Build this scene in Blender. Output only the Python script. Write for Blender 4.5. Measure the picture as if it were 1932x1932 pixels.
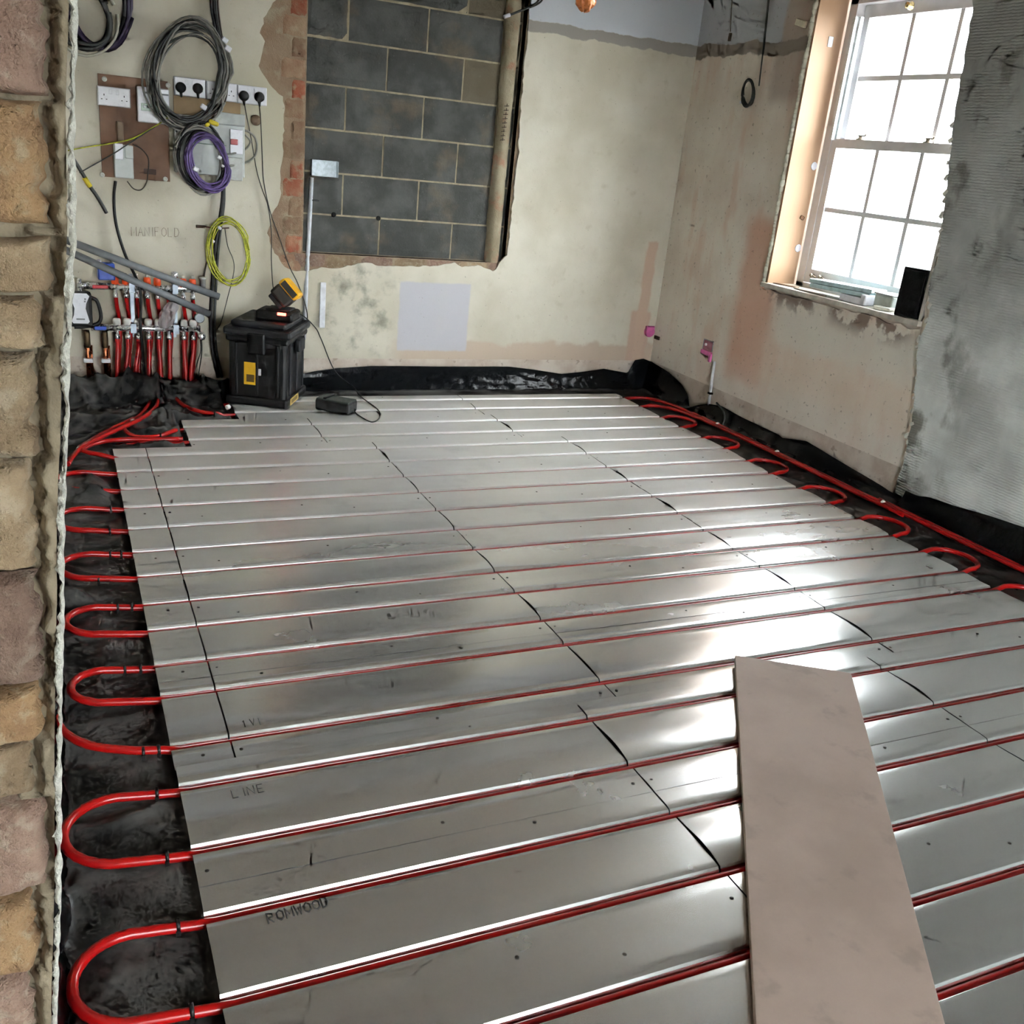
import bpy, bmesh, math, random
from mathutils import Vector, Matrix, noise
from mathutils.geometry import tessellate_polygon
R_ = math.radians
for o in list(bpy.data.objects): bpy.data.objects.remove(o)
SC = bpy.context.scene
COL = SC.collection
random.seed(7)

# ------------------------------------------------------------------ camera
CAM = Vector((-3.6649, -5.5551, 1.4148)); FPX = 1822.2
def cam_axes(yaw, pitch, roll):
    cy, sy, cp, sp = math.cos(yaw), math.sin(yaw), math.cos(pitch), math.sin(pitch)
    f = Vector((-sy*cp, cy*cp, sp)); r = Vector((cy, sy, 0)); u = r.cross(f)
    c, s = math.cos(roll), math.sin(roll)
    return c*r + s*u, c*u - s*r, f
CR, CU, CF = cam_axes(-0.4575, -0.3560, 0.1051)
cd = bpy.data.cameras.new('camera'); cam = bpy.data.objects.new('camera', cd); COL.objects.link(cam)
cd.sensor_fit = 'HORIZONTAL'; cd.sensor_width = 36.0; cd.lens = FPX*36/1932; cd.clip_start = .02; cd.clip_end = 200
cam.matrix_world = Matrix(((CR.x, CU.x, -CF.x, CAM.x), (CR.y, CU.y, -CF.y, CAM.y), (CR.z, CU.z, -CF.z, CAM.z), (0, 0, 0, 1)))
SC.camera = cam
# ------------------------------------------------------------------ sky, exposure
w = bpy.data.worlds.new('overcast_sky'); SC.world = w; w.use_nodes = True
bg = w.node_tree.nodes['Background']; bg.inputs[0].default_value = (.93, .97, 1, 1); bg.inputs[1].default_value = 14.0
SC.view_settings.view_transform = 'Standard'; SC.view_settings.look = 'None'; SC.view_settings.gamma = 1
SC.view_settings.use_curve_mapping = False
SC.view_settings.exposure = 1.53
SC.cycles.max_bounces = 6; SC.cycles.diffuse_bounces = 4; SC.cycles.glossy_bounces = 4
SC.cycles.use_light_tree = False; SC.cycles.use_adaptive_sampling = True; SC.cycles.adaptive_threshold = .05; SC.cycles.adaptive_min_samples = 12
SC.cycles.transparent_max_bounces = 12; SC.cycles.sample_clamp_indirect = 6.0

# pixel of the photograph (1932 px) -> point of a real plane of the room
def ray(u, v): return CF + CR*((u-966)/FPX) + CU*((966-v)/FPX)
def onp(u, v, ax, val):
    d = ray(u, v); t = (val-CAM[ax])/d[ax]; return CAM + d*t
def bw(u, v, y=0.0): return onp(u, v, 1, y)
def rw(u, v, x=0.0): return onp(u, v, 0, x)
def fl(u, v, z=0.0): return onp(u, v, 2, z)

# ------------------------------------------------------------------ materials
def lin(c): return tuple(((x/255)/12.92 if x <= 10 else (((x/255)+.055)/1.055)**2.4) for x in c)
class NT:
    def __init__(s, name):
        s.m = bpy.data.materials.new(name); s.m.use_nodes = True; s.t = s.m.node_tree
        s.b = s.t.nodes['Principled BSDF']; s.co = None
    def n(s, typ, **kw):
        x = s.t.nodes.new(typ)
        for k, v in kw.items(): setattr(x, k, v)
        return x
    def l(s, a, b): s.t.links.new(a, b)
    def coord(s):
        if s.co is None: s.co = s.n('ShaderNodeTexCoord').outputs['Object']
        return s.co
    def math(s, op, a, b=None, clamp=False):
        x = s.n('ShaderNodeMath', operation=op, use_clamp=clamp)
        for i, q in enumerate((a, b)):
            if q is None: continue
            if isinstance(q, (int, float)): x.inputs[i].default_value = q
            else: s.l(q, x.inputs[i])
        return x.outputs[0]
    def noise(s, scale, detail=4, rough=.55, scl=None, co=None):
        x = s.n('ShaderNodeTexNoise'); x.inputs['Scale'].default_value = scale
        x.inputs['Detail'].default_value = detail; x.inputs['Roughness'].default_value = rough
        c = co or s.coord()
        if scl:
            mp = s.n('ShaderNodeMapping'); mp.inputs['Scale'].default_value = scl; s.l(c, mp.inputs[0]); c = mp.outputs[0]
        s.l(c, x.inputs['Vector']); return x.outputs['Fac']
    def ramp(s, f, a, b, lo=0, hi=1):
        x = s.n('ShaderNodeMapRange', interpolation_type='SMOOTHSTEP'); s.l(f, x.inputs[0])
        for i, q in zip((1, 2, 3, 4), (a, b, lo, hi)): x.inputs[i].default_value = q
        return x.outputs[0]
    def mix(s, f, a, b):
        x = s.n('ShaderNodeMix', data_type='RGBA')
        if isinstance(f, (int, float)): x.inputs[0].default_value = f
        else: s.l(f, x.inputs[0])
        for i, q in ((6, a), (7, b)):
            if isinstance(q, tuple): x.inputs[i].default_value = (*q[:3], 1)
            else: s.l(q, x.inputs[i])
        return x.outputs[2]
    def xyz(s, warp=0, wscale=8):
        c = s.coord()
        if warp:
            nz = s.n('ShaderNodeTexNoise'); nz.inputs['Scale'].default_value = wscale; nz.inputs['Detail'].default_value = 5; s.l(c, nz.inputs['Vector'])
            a = s.n('ShaderNodeVectorMath', operation='SUBTRACT'); s.l(nz.outputs['Color'], a.inputs[0]); a.inputs[1].default_value = (.5, .5, .5)
            b = s.n('ShaderNodeVectorMath', operation='SCALE'); s.l(a.outputs[0], b.inputs[0]); b.inputs['Scale'].default_value = warp
            d = s.n('ShaderNodeVectorMath', operation='ADD'); s.l(c, d.inputs[0]); s.l(b.outputs[0], d.inputs[1]); c = d.outputs[0]
        x = s.n('ShaderNodeSeparateXYZ'); s.l(c, x.inputs[0]); return x.outputs
    def box(s, a, a0, a1, b, b0, b1, soft=.01):
        f = s.math('MULTIPLY', s.ramp(a, a0-soft, a0+soft), s.ramp(a, a1-soft, a1+soft, 1, 0))
        g = s.math('MULTIPLY', s.ramp(b, b0-soft, b0+soft), s.ramp(b, b1-soft, b1+soft, 1, 0))
        return s.math('MULTIPLY', f, g)
    def bump(s, h, strength=.3, dist=.005):
        x = s.n('ShaderNodeBump'); x.inputs['Strength'].default_value = strength; x.inputs['Distance'].default_value = dist
        s.l(h, x.inputs['Height']); s.l(x.outputs[0], s.b.inputs['Normal'])
    def col(s, c):
        if isinstance(c, tuple): s.b.inputs['Base Color'].default_value = (*c[:3], 1)
        else: s.l(c, s.b.inputs['Base Color'])
    def rough(s, r):
        if isinstance(r, (int, float)): s.b.inputs['Roughness'].default_value = r
        else: s.l(r, s.b.inputs['Roughness'])
MATS = {}
def M(name, rgb=(128, 128, 128), rough=.5, metal=0, var=.12, vs=30, bump=0, bs=80, spec=None, coat=0, linear=None):
    if name in MATS: return MATS[name]
    t = NT(name); c = linear or lin(rgb)
    n = t.noise(vs)
    t.col(t.mix(t.ramp(n, .3, .7), tuple(x*(1-var) for x in c), tuple(min(1, x*(1+var)) for x in c)))
    t.rough(t.ramp(t.noise(vs*1.7), .3, .7, max(.02, rough*.85), min(1, rough*1.15))); t.b.inputs['Metallic'].default_value = metal
    if spec is not None: t.b.inputs['Specular IOR Level'].default_value = spec
    if coat: t.b.inputs['Coat Weight'].default_value = coat
    if bump: t.bump(t.noise(bs), bump)
    MATS[name] = t.m; return t.m

# ------------------------------------------------------------------ mesh collector
class MB:
    def __init__(s): s.v = []; s.f = []; s.sm = []
    def add(s, vs, fs, smooth=False):
        k = len(s.v); s.v += [Vector(p) for p in vs]; s.f += [tuple(i+k for i in f) for f in fs]; s.sm += [smooth]*len(fs); return s
    def box(s, c, d, rz=0, rx=0, ry=0, bev=0, seg=2):
        if bev:
            bm = bmesh.new(); bmesh.ops.create_cube(bm, size=1)
            bmesh.ops.scale(bm, vec=d, verts=bm.verts)
            bmesh.ops.bevel(bm, geom=list(bm.edges), offset=bev, segments=seg, affect='EDGES', profile=.5)
            bm.verts.index_update(); vs = [v.co.copy() for v in bm.verts]; fs = [[v.index for v in f.verts] for f in bm.faces]; bm.free()
        else:
            vs = [Vector((x*d[0]/2, y*d[1]/2, z*d[2]/2)) for x in (-1, 1) for y in (-1, 1) for z in (-1, 1)]
            fs = [(0, 1, 3, 2), (4, 6, 7, 5), (0, 4, 5, 1), (2, 3, 7, 6), (0, 2, 6, 4), (1, 5, 7, 3)]
        m = Matrix.Translation(c) @ Matrix.Rotation(rz, 4, 'Z') @ Matrix.Rotation(ry, 4, 'Y') @ Matrix.Rotation(rx, 4, 'X')
        return s.add([m @ v for v in vs], fs)
    def bb(s, a, b, **k):
        a, b = Vector(a), Vector(b); d = b-a
        return s.box((a+b)/2, tuple(abs(x) for x in d), **k)
    def tube(s, path, r, n=8, cap=True, closed=False, flat=1.0):
        P = [Vector(p) for p in path]; N = len(P)
        if N < 2: return s
        rs = r if isinstance(r, (list, tuple)) else [r]*N
        T = []
        for i in range(N):
            a = P[(i-1) % N] if (closed or i > 0) else P[i]; b = P[(i+1) % N] if (closed or i < N-1) else P[i]
            d = b-a; T.append(d.normalized() if d.length > 1e-9 else Vector((0, 0, 1)))
        up = Vector((0, 0, 1)) if abs(T[0].z) < .9 else Vector((1, 0, 0))
        u = (up - T[0]*up.dot(T[0])).normalized(); vs = []
        for i in range(N):
            u = (u - T[i]*u.dot(T[i])); u = u.normalized() if u.length > 1e-6 else T[i].orthogonal().normalized()
            w_ = T[i].cross(u)
            for k in range(n):
                a = 2*math.pi*k/n; vs.append(P[i] + (u*math.cos(a)*flat + w_*math.sin(a))*rs[i])
        fs = []
        for i in range(N if closed else N-1):
            j = (i+1) % N
            for k in range(n): fs.append((i*n+k, i*n+(k+1) % n, j*n+(k+1) % n, j*n+k))
        s.add(vs, fs, True)
        if cap and not closed:
            k0 = len(s.v)-N*n
            s.f += [tuple(k0+i for i in reversed(range(n))), tuple(k0+(N-1)*n+i for i in range(n))]; s.sm += [False, False]
        return s
    def cyl(s, a, b, r, n=16, r2=None):
        return s.tube([a, b], [r, r if r2 is None else r2], n)
    def lathe(s, c, ax, prof, n=16):          # prof: (radius, height along ax)
        ax = Vector(ax).normalized(); u = ax.orthogonal().normalized(); w_ = ax.cross(u); c = Vector(c); vs = []
        for r, h in prof:
            for k in range(n):
                a = 2*math.pi*k/n; vs.append(c + ax*h + (u*math.cos(a)+w_*math.sin(a))*r)
        fs = [(i*n+k, i*n+(k+1) % n, (i+1)*n+(k+1) % n, (i+1)*n+k) for i in range(len(prof)-1) for k in range(n)]
        k0 = len(s.v); s.add(vs, fs, True)
        s.f += [tuple(k0+i for i in reversed(range(n))), tuple(k0+(len(prof)-1)*n+i for i in range(n))]; s.sm += [False]*2
        return s
    def grid(s, fn, nu, nv, smooth=True):
        vs = [fn(i/nu, j/nv) for i in range(nu+1) for j in range(nv+1)]
        fs = [(i*(nv+1)+j, (i+1)*(nv+1)+j, (i+1)*(nv+1)+j+1, i*(nv+1)+j+1) for i in range(nu) for j in range(nv)]
        return s.add(vs, fs, smooth)
    def slab(s, loops, to3, t):               # polygon with holes (2-D loops), front face at depth 0, walls to depth t
        pts = [p for lp in loops for p in lp]
        tris = tessellate_polygon([[Vector((p[0], p[1], 0)) for p in lp] for lp in loops])
        s.add([to3(p[0], p[1], 0) for p in pts], [tuple(x) for x in tris])
        k0 = 0
        for lp in loops:
            n = len(lp)
            s.add([to3(p[0], p[1], 0) for p in lp] + [to3(p[0], p[1], t) for p in lp], [(i, (i+1) % n, n+(i+1) % n, n+i) for i in range(n)])
        return s
    def build(s, name, mat, parent=None, label=None, cat=None, group=None, kind=None, loc=None):
        me = bpy.data.meshes.new(name)
        off = Vector(loc) if loc is not None else Vector((0, 0, 0))
        me.from_pydata([tuple(p-off) for p in s.v], [], s.f); me.polygons.foreach_set('use_smooth', s.sm)
        bm = bmesh.new(); bm.from_mesh(me); bmesh.ops.recalc_face_normals(bm, faces=bm.faces); bm.to_mesh(me); bm.free()
        me.materials.append(mat); me.update()
        o = bpy.data.objects.new(name, me); COL.objects.link(o); o.location = off
        if parent: o.parent = parent
        return tag(o, label, cat, group, kind)
def tag(o, label=None, cat=None, group=None, kind=None):
    if label: o['label'] = label
    if cat: o['category'] = cat
    if group: o['group'] = group
    if kind: o['kind'] = kind
    return o
def thing(name, label, cat, group=None, kind=None):
    o = bpy.data.objects.new(name, None); COL.objects.link(o); o.empty_display_size = .05
    return tag(o, label, cat, group, kind)
def smooth(pts, k=6):
    P = [Vector(p) for p in pts]; out = []
    for i in range(len(P)-1):
        a = P[i-1] if i > 0 else P[i]*2-P[i+1]; b, c = P[i], P[i+1]; d = P[i+2] if i+2 < len(P) else c*2-b
        for j in range(k):
            t = j/k; out.append(.5*((2*b)+(c-a)*t+(2*a-5*b+4*c-d)*t*t+(3*b-a-3*c+d)*t**3))
    return out+[P[-1]]
def rag(pts, amp, step=.03, seed=0, closed=False):      # ragged polyline in 2-D
    out = []; n = len(pts)
    for i in range(n if closed else n-1):
        a, b = Vector(pts[i]), Vector(pts[(i+1) % n]); L = (b-a).length; k = max(1, int(L/step)); nn = Vector((-(b-a).y, (b-a).x))/max(L, 1e-6)
        for j in range(k):
            t = j/k; p = a.lerp(b, t)
            q = noise.noise(Vector((p.x*17+seed, p.y*17, seed*3.1)))+.5*noise.noise(Vector((p.x*53, p.y*53+seed, 1.7)))
            p = p + nn*q*amp*(0 if j == 0 else 1); out.append((p.x, p.y))
    if not closed: out.append(tuple(pts[-1]))
    return out
def nz(x, y, z=0): return noise.noise(Vector((x, y, z)))
# ------------------------------------------------------------------ wall materials
def mat_back():
    t = NT('old_cream_paint'); X = t.xyz(.06, 9); x, z = X[0], X[2]
    S = t.xyz(0); sx, sz = S[0], S[2]
    c = t.mix(t.ramp(t.noise(2.2, 5), .35, .7), lin((209, 203, 188)), lin((195, 188, 171)))
    c = t.mix(t.math('MULTIPLY', t.ramp(t.noise(14, 6), .56, .75), .35), c, lin((170, 160, 135)))
    c = t.mix(t.math('MULTIPLY', t.ramp(t.noise(1.1, 4), .42, .7), .55), c, lin((178, 170, 148)))
    # pale plastered patch and bare pink plaster near the skirting
    c = t.mix(t.box(x, -2.95, -2.3, z, 1.2, 1.75, .2), c, lin((184, 178, 156)))
    n2 = t.noise(5, 6)
    low = t.ramp(t.math('ADD', z, t.math('MULTIPLY', n2, .3)), .36, .40, 1, 0)
    low = t.math('MULTIPLY', low, t.math('MULTIPLY', t.ramp(x, -1.8, -1.45), t.ramp(x, -.9, -.45, 1, .55)))
    c = t.mix(low, c, lin((186, 168, 148)))
    low2 = t.math('MULTIPLY', t.ramp(t.math('ADD', z, t.math('MULTIPLY', n2, .12)), .32, .35, 1, 0), t.ramp(sx, -1.9, -1.75))
    c = t.mix(low2, c, lin((190, 172, 154)))
    V = t.xyz(.02, 14)
    c = t.mix(t.math('MULTIPLY', t.box(V[0], -1.82, -1.37, V[2], .22, .63, .008), t.ramp(n2, .2, .5, .75, 1)), c, lin((186, 184, 190)))
    c = t.mix(t.box(x, -.20, -.055, z, .15, .50, .012), c, lin((192, 165, 146)))
    c = t.mix(t.box(x, -.155, -.075, z, .15, .95, .012), c, lin((196, 170, 150)))
    # mould
    mo = t.math('MULTIPLY', t.ramp(t.noise(9, 6), .46, .72), t.box(x, -2.32, -1.86, z, .2, .74, .08))
    c = t.mix(t.math('MULTIPLY', mo, .75), c, lin((96, 98, 84)))
    # stripped edge of a paint line, then blue-white above the old picture rail
    c = t.mix(t.ramp(sz, .163, .168, 1, 0), c, lin((225, 222, 214)))
    c = t.mix(t.box(sx, -4, .1, z, 2.062, 2.125, .004), c, lin((150, 145, 138)))
    c = t.mix(t.ramp(z, 2.122, 2.128), c, lin((196, 200, 208)))
    c = t.mix(t.math('MULTIPLY', t.ramp(t.noise(60, 3), .68, .72), .5), c, lin((120, 112, 96)))
    t.col(c); t.rough(.75); t.bump(t.math('ADD', t.noise(12, 6), t.math('MULTIPLY', t.noise(140, 3), .25)), .35, .004); return t.m
def mat_right():
    t = NT('stripped_plaster'); X = t.xyz(.10, 6); y, z = X[1], X[2]; S = t.xyz(0); sz = S[2]; sy = S[1]
    c = t.mix(t.ramp(t.noise(2.6, 6), .38, .66), lin((222, 215, 202)), lin((208, 197, 182)))
    c = t.mix(t.math('MULTIPLY', t.ramp(t.noise(3.4, 6, scl=(1, 1.6, .5)), .5, .66), .6), c, lin((206, 176, 156)))
    c = t.mix(t.math('MULTIPLY', t.box(y, -1.16, -.82, z, .25, 1.2, .06), .8), c, lin((200, 156, 132)))
    c = t.mix(t.math('MULTIPLY', t.box(y, -2.3, -1.1, z, .3, .62, .1), .45), c, lin((218, 194, 172)))
    c = t.mix(t.math('MULTIPLY', t.box(y, -2.3, -1.2, z, .55, .80, .04), .75), c, lin((218, 214, 202)))
    c = t.mix(t.math('MULTIPLY', t.box(y, -1.5, -1.12, z, .76, .88, .05), t.ramp(t.noise(9), .42, .52)), c, lin((128, 112, 102)))
    c = t.mix(t.math('MULTIPLY', t.box(y, -2.15, -1.6, z, .74, .88, .06), t.ramp(t.noise(9), .46, .54)), c, lin((126, 108, 96)))
    c = t.mix(t.math('MULTIPLY', t.box(y, -1.05, -.78, z, 1.8, 2.6, .05), .6), c, lin((140, 118, 106)))
    c = t.mix(t.math('MULTIPLY', t.ramp(sz, .2, .45, 1, 0), .4), c, lin((226, 218, 208)))
    c = t.mix(t.ramp(sz, .163, .168, 1, 0), c, lin((206, 200, 190)))
    c = t.mix(t.box(S[0], -1, 1, z, 2.055, 2.125, .005), c, lin((138, 130, 120)))
    c = t.mix(t.math('MULTIPLY', t.ramp(z, 2.12, 2.128), t.ramp(y, -.84, -.8)), c, lin((178, 182, 186)))
    c = t.mix(t.math('MULTIPLY', t.ramp(t.noise(40, 4), .62, .7), .5), c, lin((112, 100, 84)))
    t.col(c); t.rough(.8); t.bump(t.math('ADD', t.noise(10, 6), t.math('MULTIPLY', t.noise(120, 3), .3)), .4, .004); return t.m
def mat_core():
    t = NT('bare_skirting_plaster')
    c = t.mix(t.ramp(t.noise(6, 6), .35, .65), lin((205, 194, 182)), lin((182, 166, 152)))
    c = t.mix(t.math('MULTIPLY', t.ramp(t.noise(22, 5), .6, .7), .6), c, lin((140, 120, 104)))
    t.col(c); t.rough(.85); t.bump(t.noise(40, 6), .4, .004); return t.m
def mat_render():
    t = NT('combed_grey_render'); S = t.xyz(.02, 7); y, z = S[1], S[2]
    n = t.noise(3.2, 6)
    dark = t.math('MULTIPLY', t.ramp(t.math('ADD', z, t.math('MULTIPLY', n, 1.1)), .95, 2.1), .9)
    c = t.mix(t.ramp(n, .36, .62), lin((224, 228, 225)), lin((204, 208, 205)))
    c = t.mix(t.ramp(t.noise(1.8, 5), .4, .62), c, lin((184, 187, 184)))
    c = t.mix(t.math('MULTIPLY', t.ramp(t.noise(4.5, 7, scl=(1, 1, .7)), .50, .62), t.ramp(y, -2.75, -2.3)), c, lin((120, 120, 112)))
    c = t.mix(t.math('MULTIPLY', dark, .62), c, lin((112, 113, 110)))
    wv = t.n('ShaderNodeTexWave', wave_type='BANDS', bands_direction='Z'); wv.inputs['Scale'].default_value = 26; wv.inputs['Distortion'].default_value = 2.5
    wv.inputs['Detail'].default_value = 2; wv.inputs['Detail Scale'].default_value = 2; t.l(t.coord(), wv.inputs['Vector'])
    h = t.math('ADD', t.math('MULTIPLY', wv.outputs['Fac'], t.ramp(t.noise(5), .38, .55)), t.math('MULTIPLY', t.noise(30, 6), .6))
    t.col(c); t.rough(.9); t.bump(h, .42, .006); return t.m
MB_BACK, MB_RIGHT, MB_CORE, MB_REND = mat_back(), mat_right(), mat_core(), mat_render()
def mat_block():
    t = NT('dense_concrete_block'); oi = t.n('ShaderNodeObjectInfo').outputs['Random']
    c = t.mix(t.ramp(t.noise(7, 6), .35, .65), lin((86, 87, 84)), lin((66, 67, 64)))
    c = t.mix(t.math('MULTIPLY', t.ramp(t.noise(70, 3), .66, .74), .3), c, lin((130, 130, 124)))
    c = t.mix(t.math('MULTIPLY', t.ramp(t.noise(4, 5), .52, .7), .5), c, lin((118, 104, 84)))
    c = t.mix(t.ramp(oi, .86, .9, 0, .5), c, lin((120, 106, 80)))
    t.col(c); t.rough(.92); t.bump(t.noise(90, 5), .5, .004); return t.m
MBLOCK = mat_block()
MMORT = M('sandy_mortar', (158, 146, 122), .95, var=.2, vs=25, bump=.5, bs=90)
def mat_brick(name, a, b, c3, s=9, fine=60):
    t = NT(name); oi = t.n('ShaderNodeObjectInfo').outputs['Random']
    c = t.mix(t.ramp(t.noise(s, 6), .36, .64), lin(a), lin(b)); c = t.mix(t.math('MULTIPLY', t.ramp(t.noise(s*2.3, 6), .5, .68), .8), c, lin(c3))
    hs = t.n('ShaderNodeHueSaturation'); t.l(c, hs.inputs['Color']); t.l(t.ramp(oi, 0, 1, .8, 1.15), hs.inputs['Value'])
    t.col(hs.outputs[0]); t.rough(.95); t.bump(t.math('ADD', t.noise(fine, 6), t.math('MULTIPLY', t.noise(fine*4, 4), .5)), .9, .004); return t.m
MREDB = mat_brick('red_brick', (158, 112, 88), (150, 82, 60), (156, 134, 110), 10); MJAMB = mat_brick('smeared_brick', (152, 128, 104), (140, 108, 86), (160, 142, 118), 10)
MTANB = mat_brick('weathered_tan_brick', (166, 145, 117), (146, 124, 98), (178, 162, 138), 22, 170)
MPINKB = mat_brick('weathered_pink_brick', (158, 131, 115), (138, 111, 97), (170, 152, 134), 34, 170)
MORNB = mat_brick('weathered_orange_brick', (168, 136, 100), (146, 114, 84), (176, 158, 130), 34, 170)
MSMORT = M('old_brown_mortar', (132, 120, 100), .97, var=.25, vs=18, bump=.7, bs=70)

# ------------------------------------------------------------------ shell
H = 2.62; XW = -3.80; YR = -8.0; XH = -4.8
OX0, OX1, OZ0, OZ1 = -2.40, -1.155, .765, 2.36           # blocked opening in the far wall
# wall_back: core with the opening, plaster skin with a ragged edge
core = MB()
t3 = lambda a, b, d: Vector((a, .015+d, b))
core.slab([[(-3.95, -.05), (.4, -.05), (.4, H), (-3.95, H)], [(OX0, OZ0), (OX1, OZ0), (OX1, OZ1), (OX0, OZ1)]], t3, .085)
wall_back = core.build('wall_back', MB_CORE, label='cream painted back wall with a blocked-up opening', kind='structure')
P2 = lambda l: [(bw(u, v).x, bw(u, v).z) for u, v in l]
hole = P2([(521, 0), (497, 34), (490, 62), (500, 78), (488, 124), (508, 158), (534, 182), (537, 200), (533, 300), (529, 372), (514, 402), (504, 440), (518, 478), (538, 504),
           (560, 512), (592, 508), (650, 504), (676, 497), (760, 503), (812, 503), (858, 495), (872, 504), (902, 500), (930, 512), (957, 482), (966, 400), (977, 300), (988, 130), (1003, 0)])
hole = [(-2.60, 2.34)] + hole + [(-1.135, 2.34)]
hole = rag(hole, .012, .02, 3)
sk = MB(); sk.slab([[(-3.95, .168), (0, .168), (0, H), (-3.95, H)], hole], lambda a, b, d: Vector((a, d, b)), .015)
sk.build('plaster_skin', MB_BACK, wall_back)
MB().bb((-3.95, .004, -.05), (.02, .016, .167)).build('baseboard_back', MB_CORE, label='bare strip where the skirting was on the back wall', kind='structure')
# mortar bed and blocks
mo = MB().bb((OX0-.02, .068, OZ0-.02), (OX1+.02, .11, OZ1+.02)); mo.build('mortar_bed', MMORT, wall_back)
bx0, bz4 = -1.945, .9757
courses = [(-1, 0), (0, -.225), (1, 0), (2, -.225), (3, 0), (4, -.225), (5, 0), (6, -.225)]
for k, off in courses:
    z0 = bz4 + .225*k + .005; z1 = z0 + .215
    z0 = max(z0, OZ0+.004); z1 = min(z1, OZ1-.004)
    if z1 - z0 < .02: continue
    for j in range(-3, 5):
        x0 = bx0 + off + .45*j + .005; x1 = x0 + .44
        x0 = max(x0, OX0+.004); x1 = min(x1, OX1-.004)
        if x1-x0 < .03: continue
        bm = MB(); dy = random.uniform(-.003, .003)
        def fn(a, b, x0=x0, x1=x1, z0=z0, z1=z1, dy=dy):
            e = min(a, 1-a, b, 1-b); yy = .060+dy + (.006 if e < .001 else 0)
            return Vector((x0+(x1-x0)*a + .002*nz(b*9+x0*7, z0*5), yy+.0015*nz(a*6+x0, b*6, z0), z0+(z1-z0)*b + .002*nz(a*9+x0*3, z0*9)))
        bm.grid(fn, 9, 6, False)
        # sides back to the bed
        c = [(x0, z0), (x1, z0), (x1, z1), (x0, z1)]
        bm.add([(p[0], .066, p[1]) for p in c]+[(p[0], .075, p[1]) for p in c], [(i, (i+1) % 4, 4+(i+1) % 4, 4+i) for i in range(4)])
        bm.build('concrete_block', MBLOCK, wall_back)
# two black discs painting the shade inside drilled holes
for u, v in ((630, 405), (714, 412)):
    p = bw(u, v, .06); MB().lathe((p.x, .0585, p.z), (0, 1, 0), [(.013, 0), (.013, .01), (.001, .0101)], 14).build('hole_shade_disc', M('hole_shade', (8, 8, 8), .95), wall_back)
mp_ = MB(); pad = [(x_-.03, z_) if x_ < -1.8 else (x_+.03, z_) for x_, z_ in hole]
mp_.slab([[(-2.66, .66), (-1.08, .66), (-1.08, 2.4), (-2.66, 2.4)], [(OX0, OZ0), (OX1, OZ0), (OX1, OZ1), (OX0, OZ1)]], lambda a, b, d: Vector((a, .0135+d, b)), .05)
mp_.build('undercoat_patch', mat_brick('brown_undercoat', (150, 130, 108), (138, 114, 94), (158, 146, 124), 5), wall_back)
# brick jamb left of the blocks, plaster round on the right
for i in range(17):
    z = .66+i*.1+random.uniform(-.004, .004)
    if z > 2.3: break
    xl = -2.515 + .03*nz(i*1.7, 3.3) + (.03 if i % 2 else -.01)
    b = MB(); x1 = OX0-.004+.006*nz(i, 9)
    def fn(a, c_, z=z, xl=xl, x1=x1, i=i): return Vector((xl+(x1-xl)*a, .0085+.0025*nz(a*3+i*3, c_*3, 5)+(.006 if min(a, c_, 1-a, 1-c_) < .01 else 0), z+.096*c_+.004*nz(a*5, i)))
    b.grid(fn, 8, 5, True); b.build('brick', MREDB if i in (1, 4, 5, 9, 13, 16) else MJAMB, wall_back)
for i in range(7):
    x = -2.46+i*.2; b = MB()
    def fn(a, c_, x=x, i=i): return Vector((x+.19*a, .008+.006*nz(a*4+i, c_*4)+(.006 if min(a, c_, 1-a, 1-c_) < .01 else 0), .69+.072*c_+.006*nz(a*5, i)))
    b.grid(fn, 8, 4, True); b.build('brick', MTANB if i % 2 else MPINKB, wall_back)
jb = MB()
def fn(a, b):
    ang = a*math.pi*.86+.02; z = OZ0+(OZ1-OZ0)*b
    return Vector((OX1-.072-.046*math.cos(ang)+.004*nz(z*6, a)+.003*nz(z*31, a*5), .062-.050*math.sin(ang)+.005*nz(z*9, a*3)+.002*nz(z*40, a*8), z))
jb.grid(fn, 14, 110); jb.build('plastered_jamb', mat_brick('jamb_render', (160, 150, 128), (138, 126, 104), (158, 116, 94), 5), wall_back)
for k in range(9):   # painted tally marks on the jamb
    p = bw(956-k*1.0, 200+k*8, .010); s = .016
    MB().box(p, (.03, .002, .004), ry=R_(-8)).box(p+Vector((.002, 0, .004)), (.004, .002, .016)).build('pencil_mark', M('pencil', (70, 58, 50), .9), wall_back)

# wall_right: core, skin with window hole, grey render slab
WY0, WY1, WZ0, WZ1 = -1.055, -2.215, .842, 2.40
rc = MB(); t3r = lambda a, b, d: Vector((.015+d, a, b))
W2 = (-5.9, -7.1)
rc.slab([[(.0, -.05), (YR, -.05), (YR, H), (0, H)], [(WY0, WZ0), (WY1, WZ0), (WY1, WZ1), (WY0, WZ1)]], t3r, .30)
wall_right = rc.build('wall_right', MB_CORE, label='stripped pinkish plaster wall with the sash window', kind='structure')
PR = lambda l: [(rw(u, v).y, rw(u, v).z) for u, v in l]
edge = PR([(1845, -30), (1800, 250), (1782, 420), (1775, 480), (1756, 540), (1757, 590), (1748, 620), (1737, 640), (1733, 700), (1724, 800), (1709, 870), (1697, 905)])
edge = [(edge[0][0], H)]+edge
ered = rag(edge, .012, .03, 11)
skin_r = [(0, .168), (0, H)] + [(a-.02, b) for a, b in ered if b > .175] + [(edge[-1][0]-.03, .168)]
whole = rag([(WY0+.025, WZ0-.02), (WY1-.0, WZ0-.02), (WY1-.0, WZ1+.02), (WY0+.025, WZ1+.02)], .014, .03, 5, True)
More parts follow.
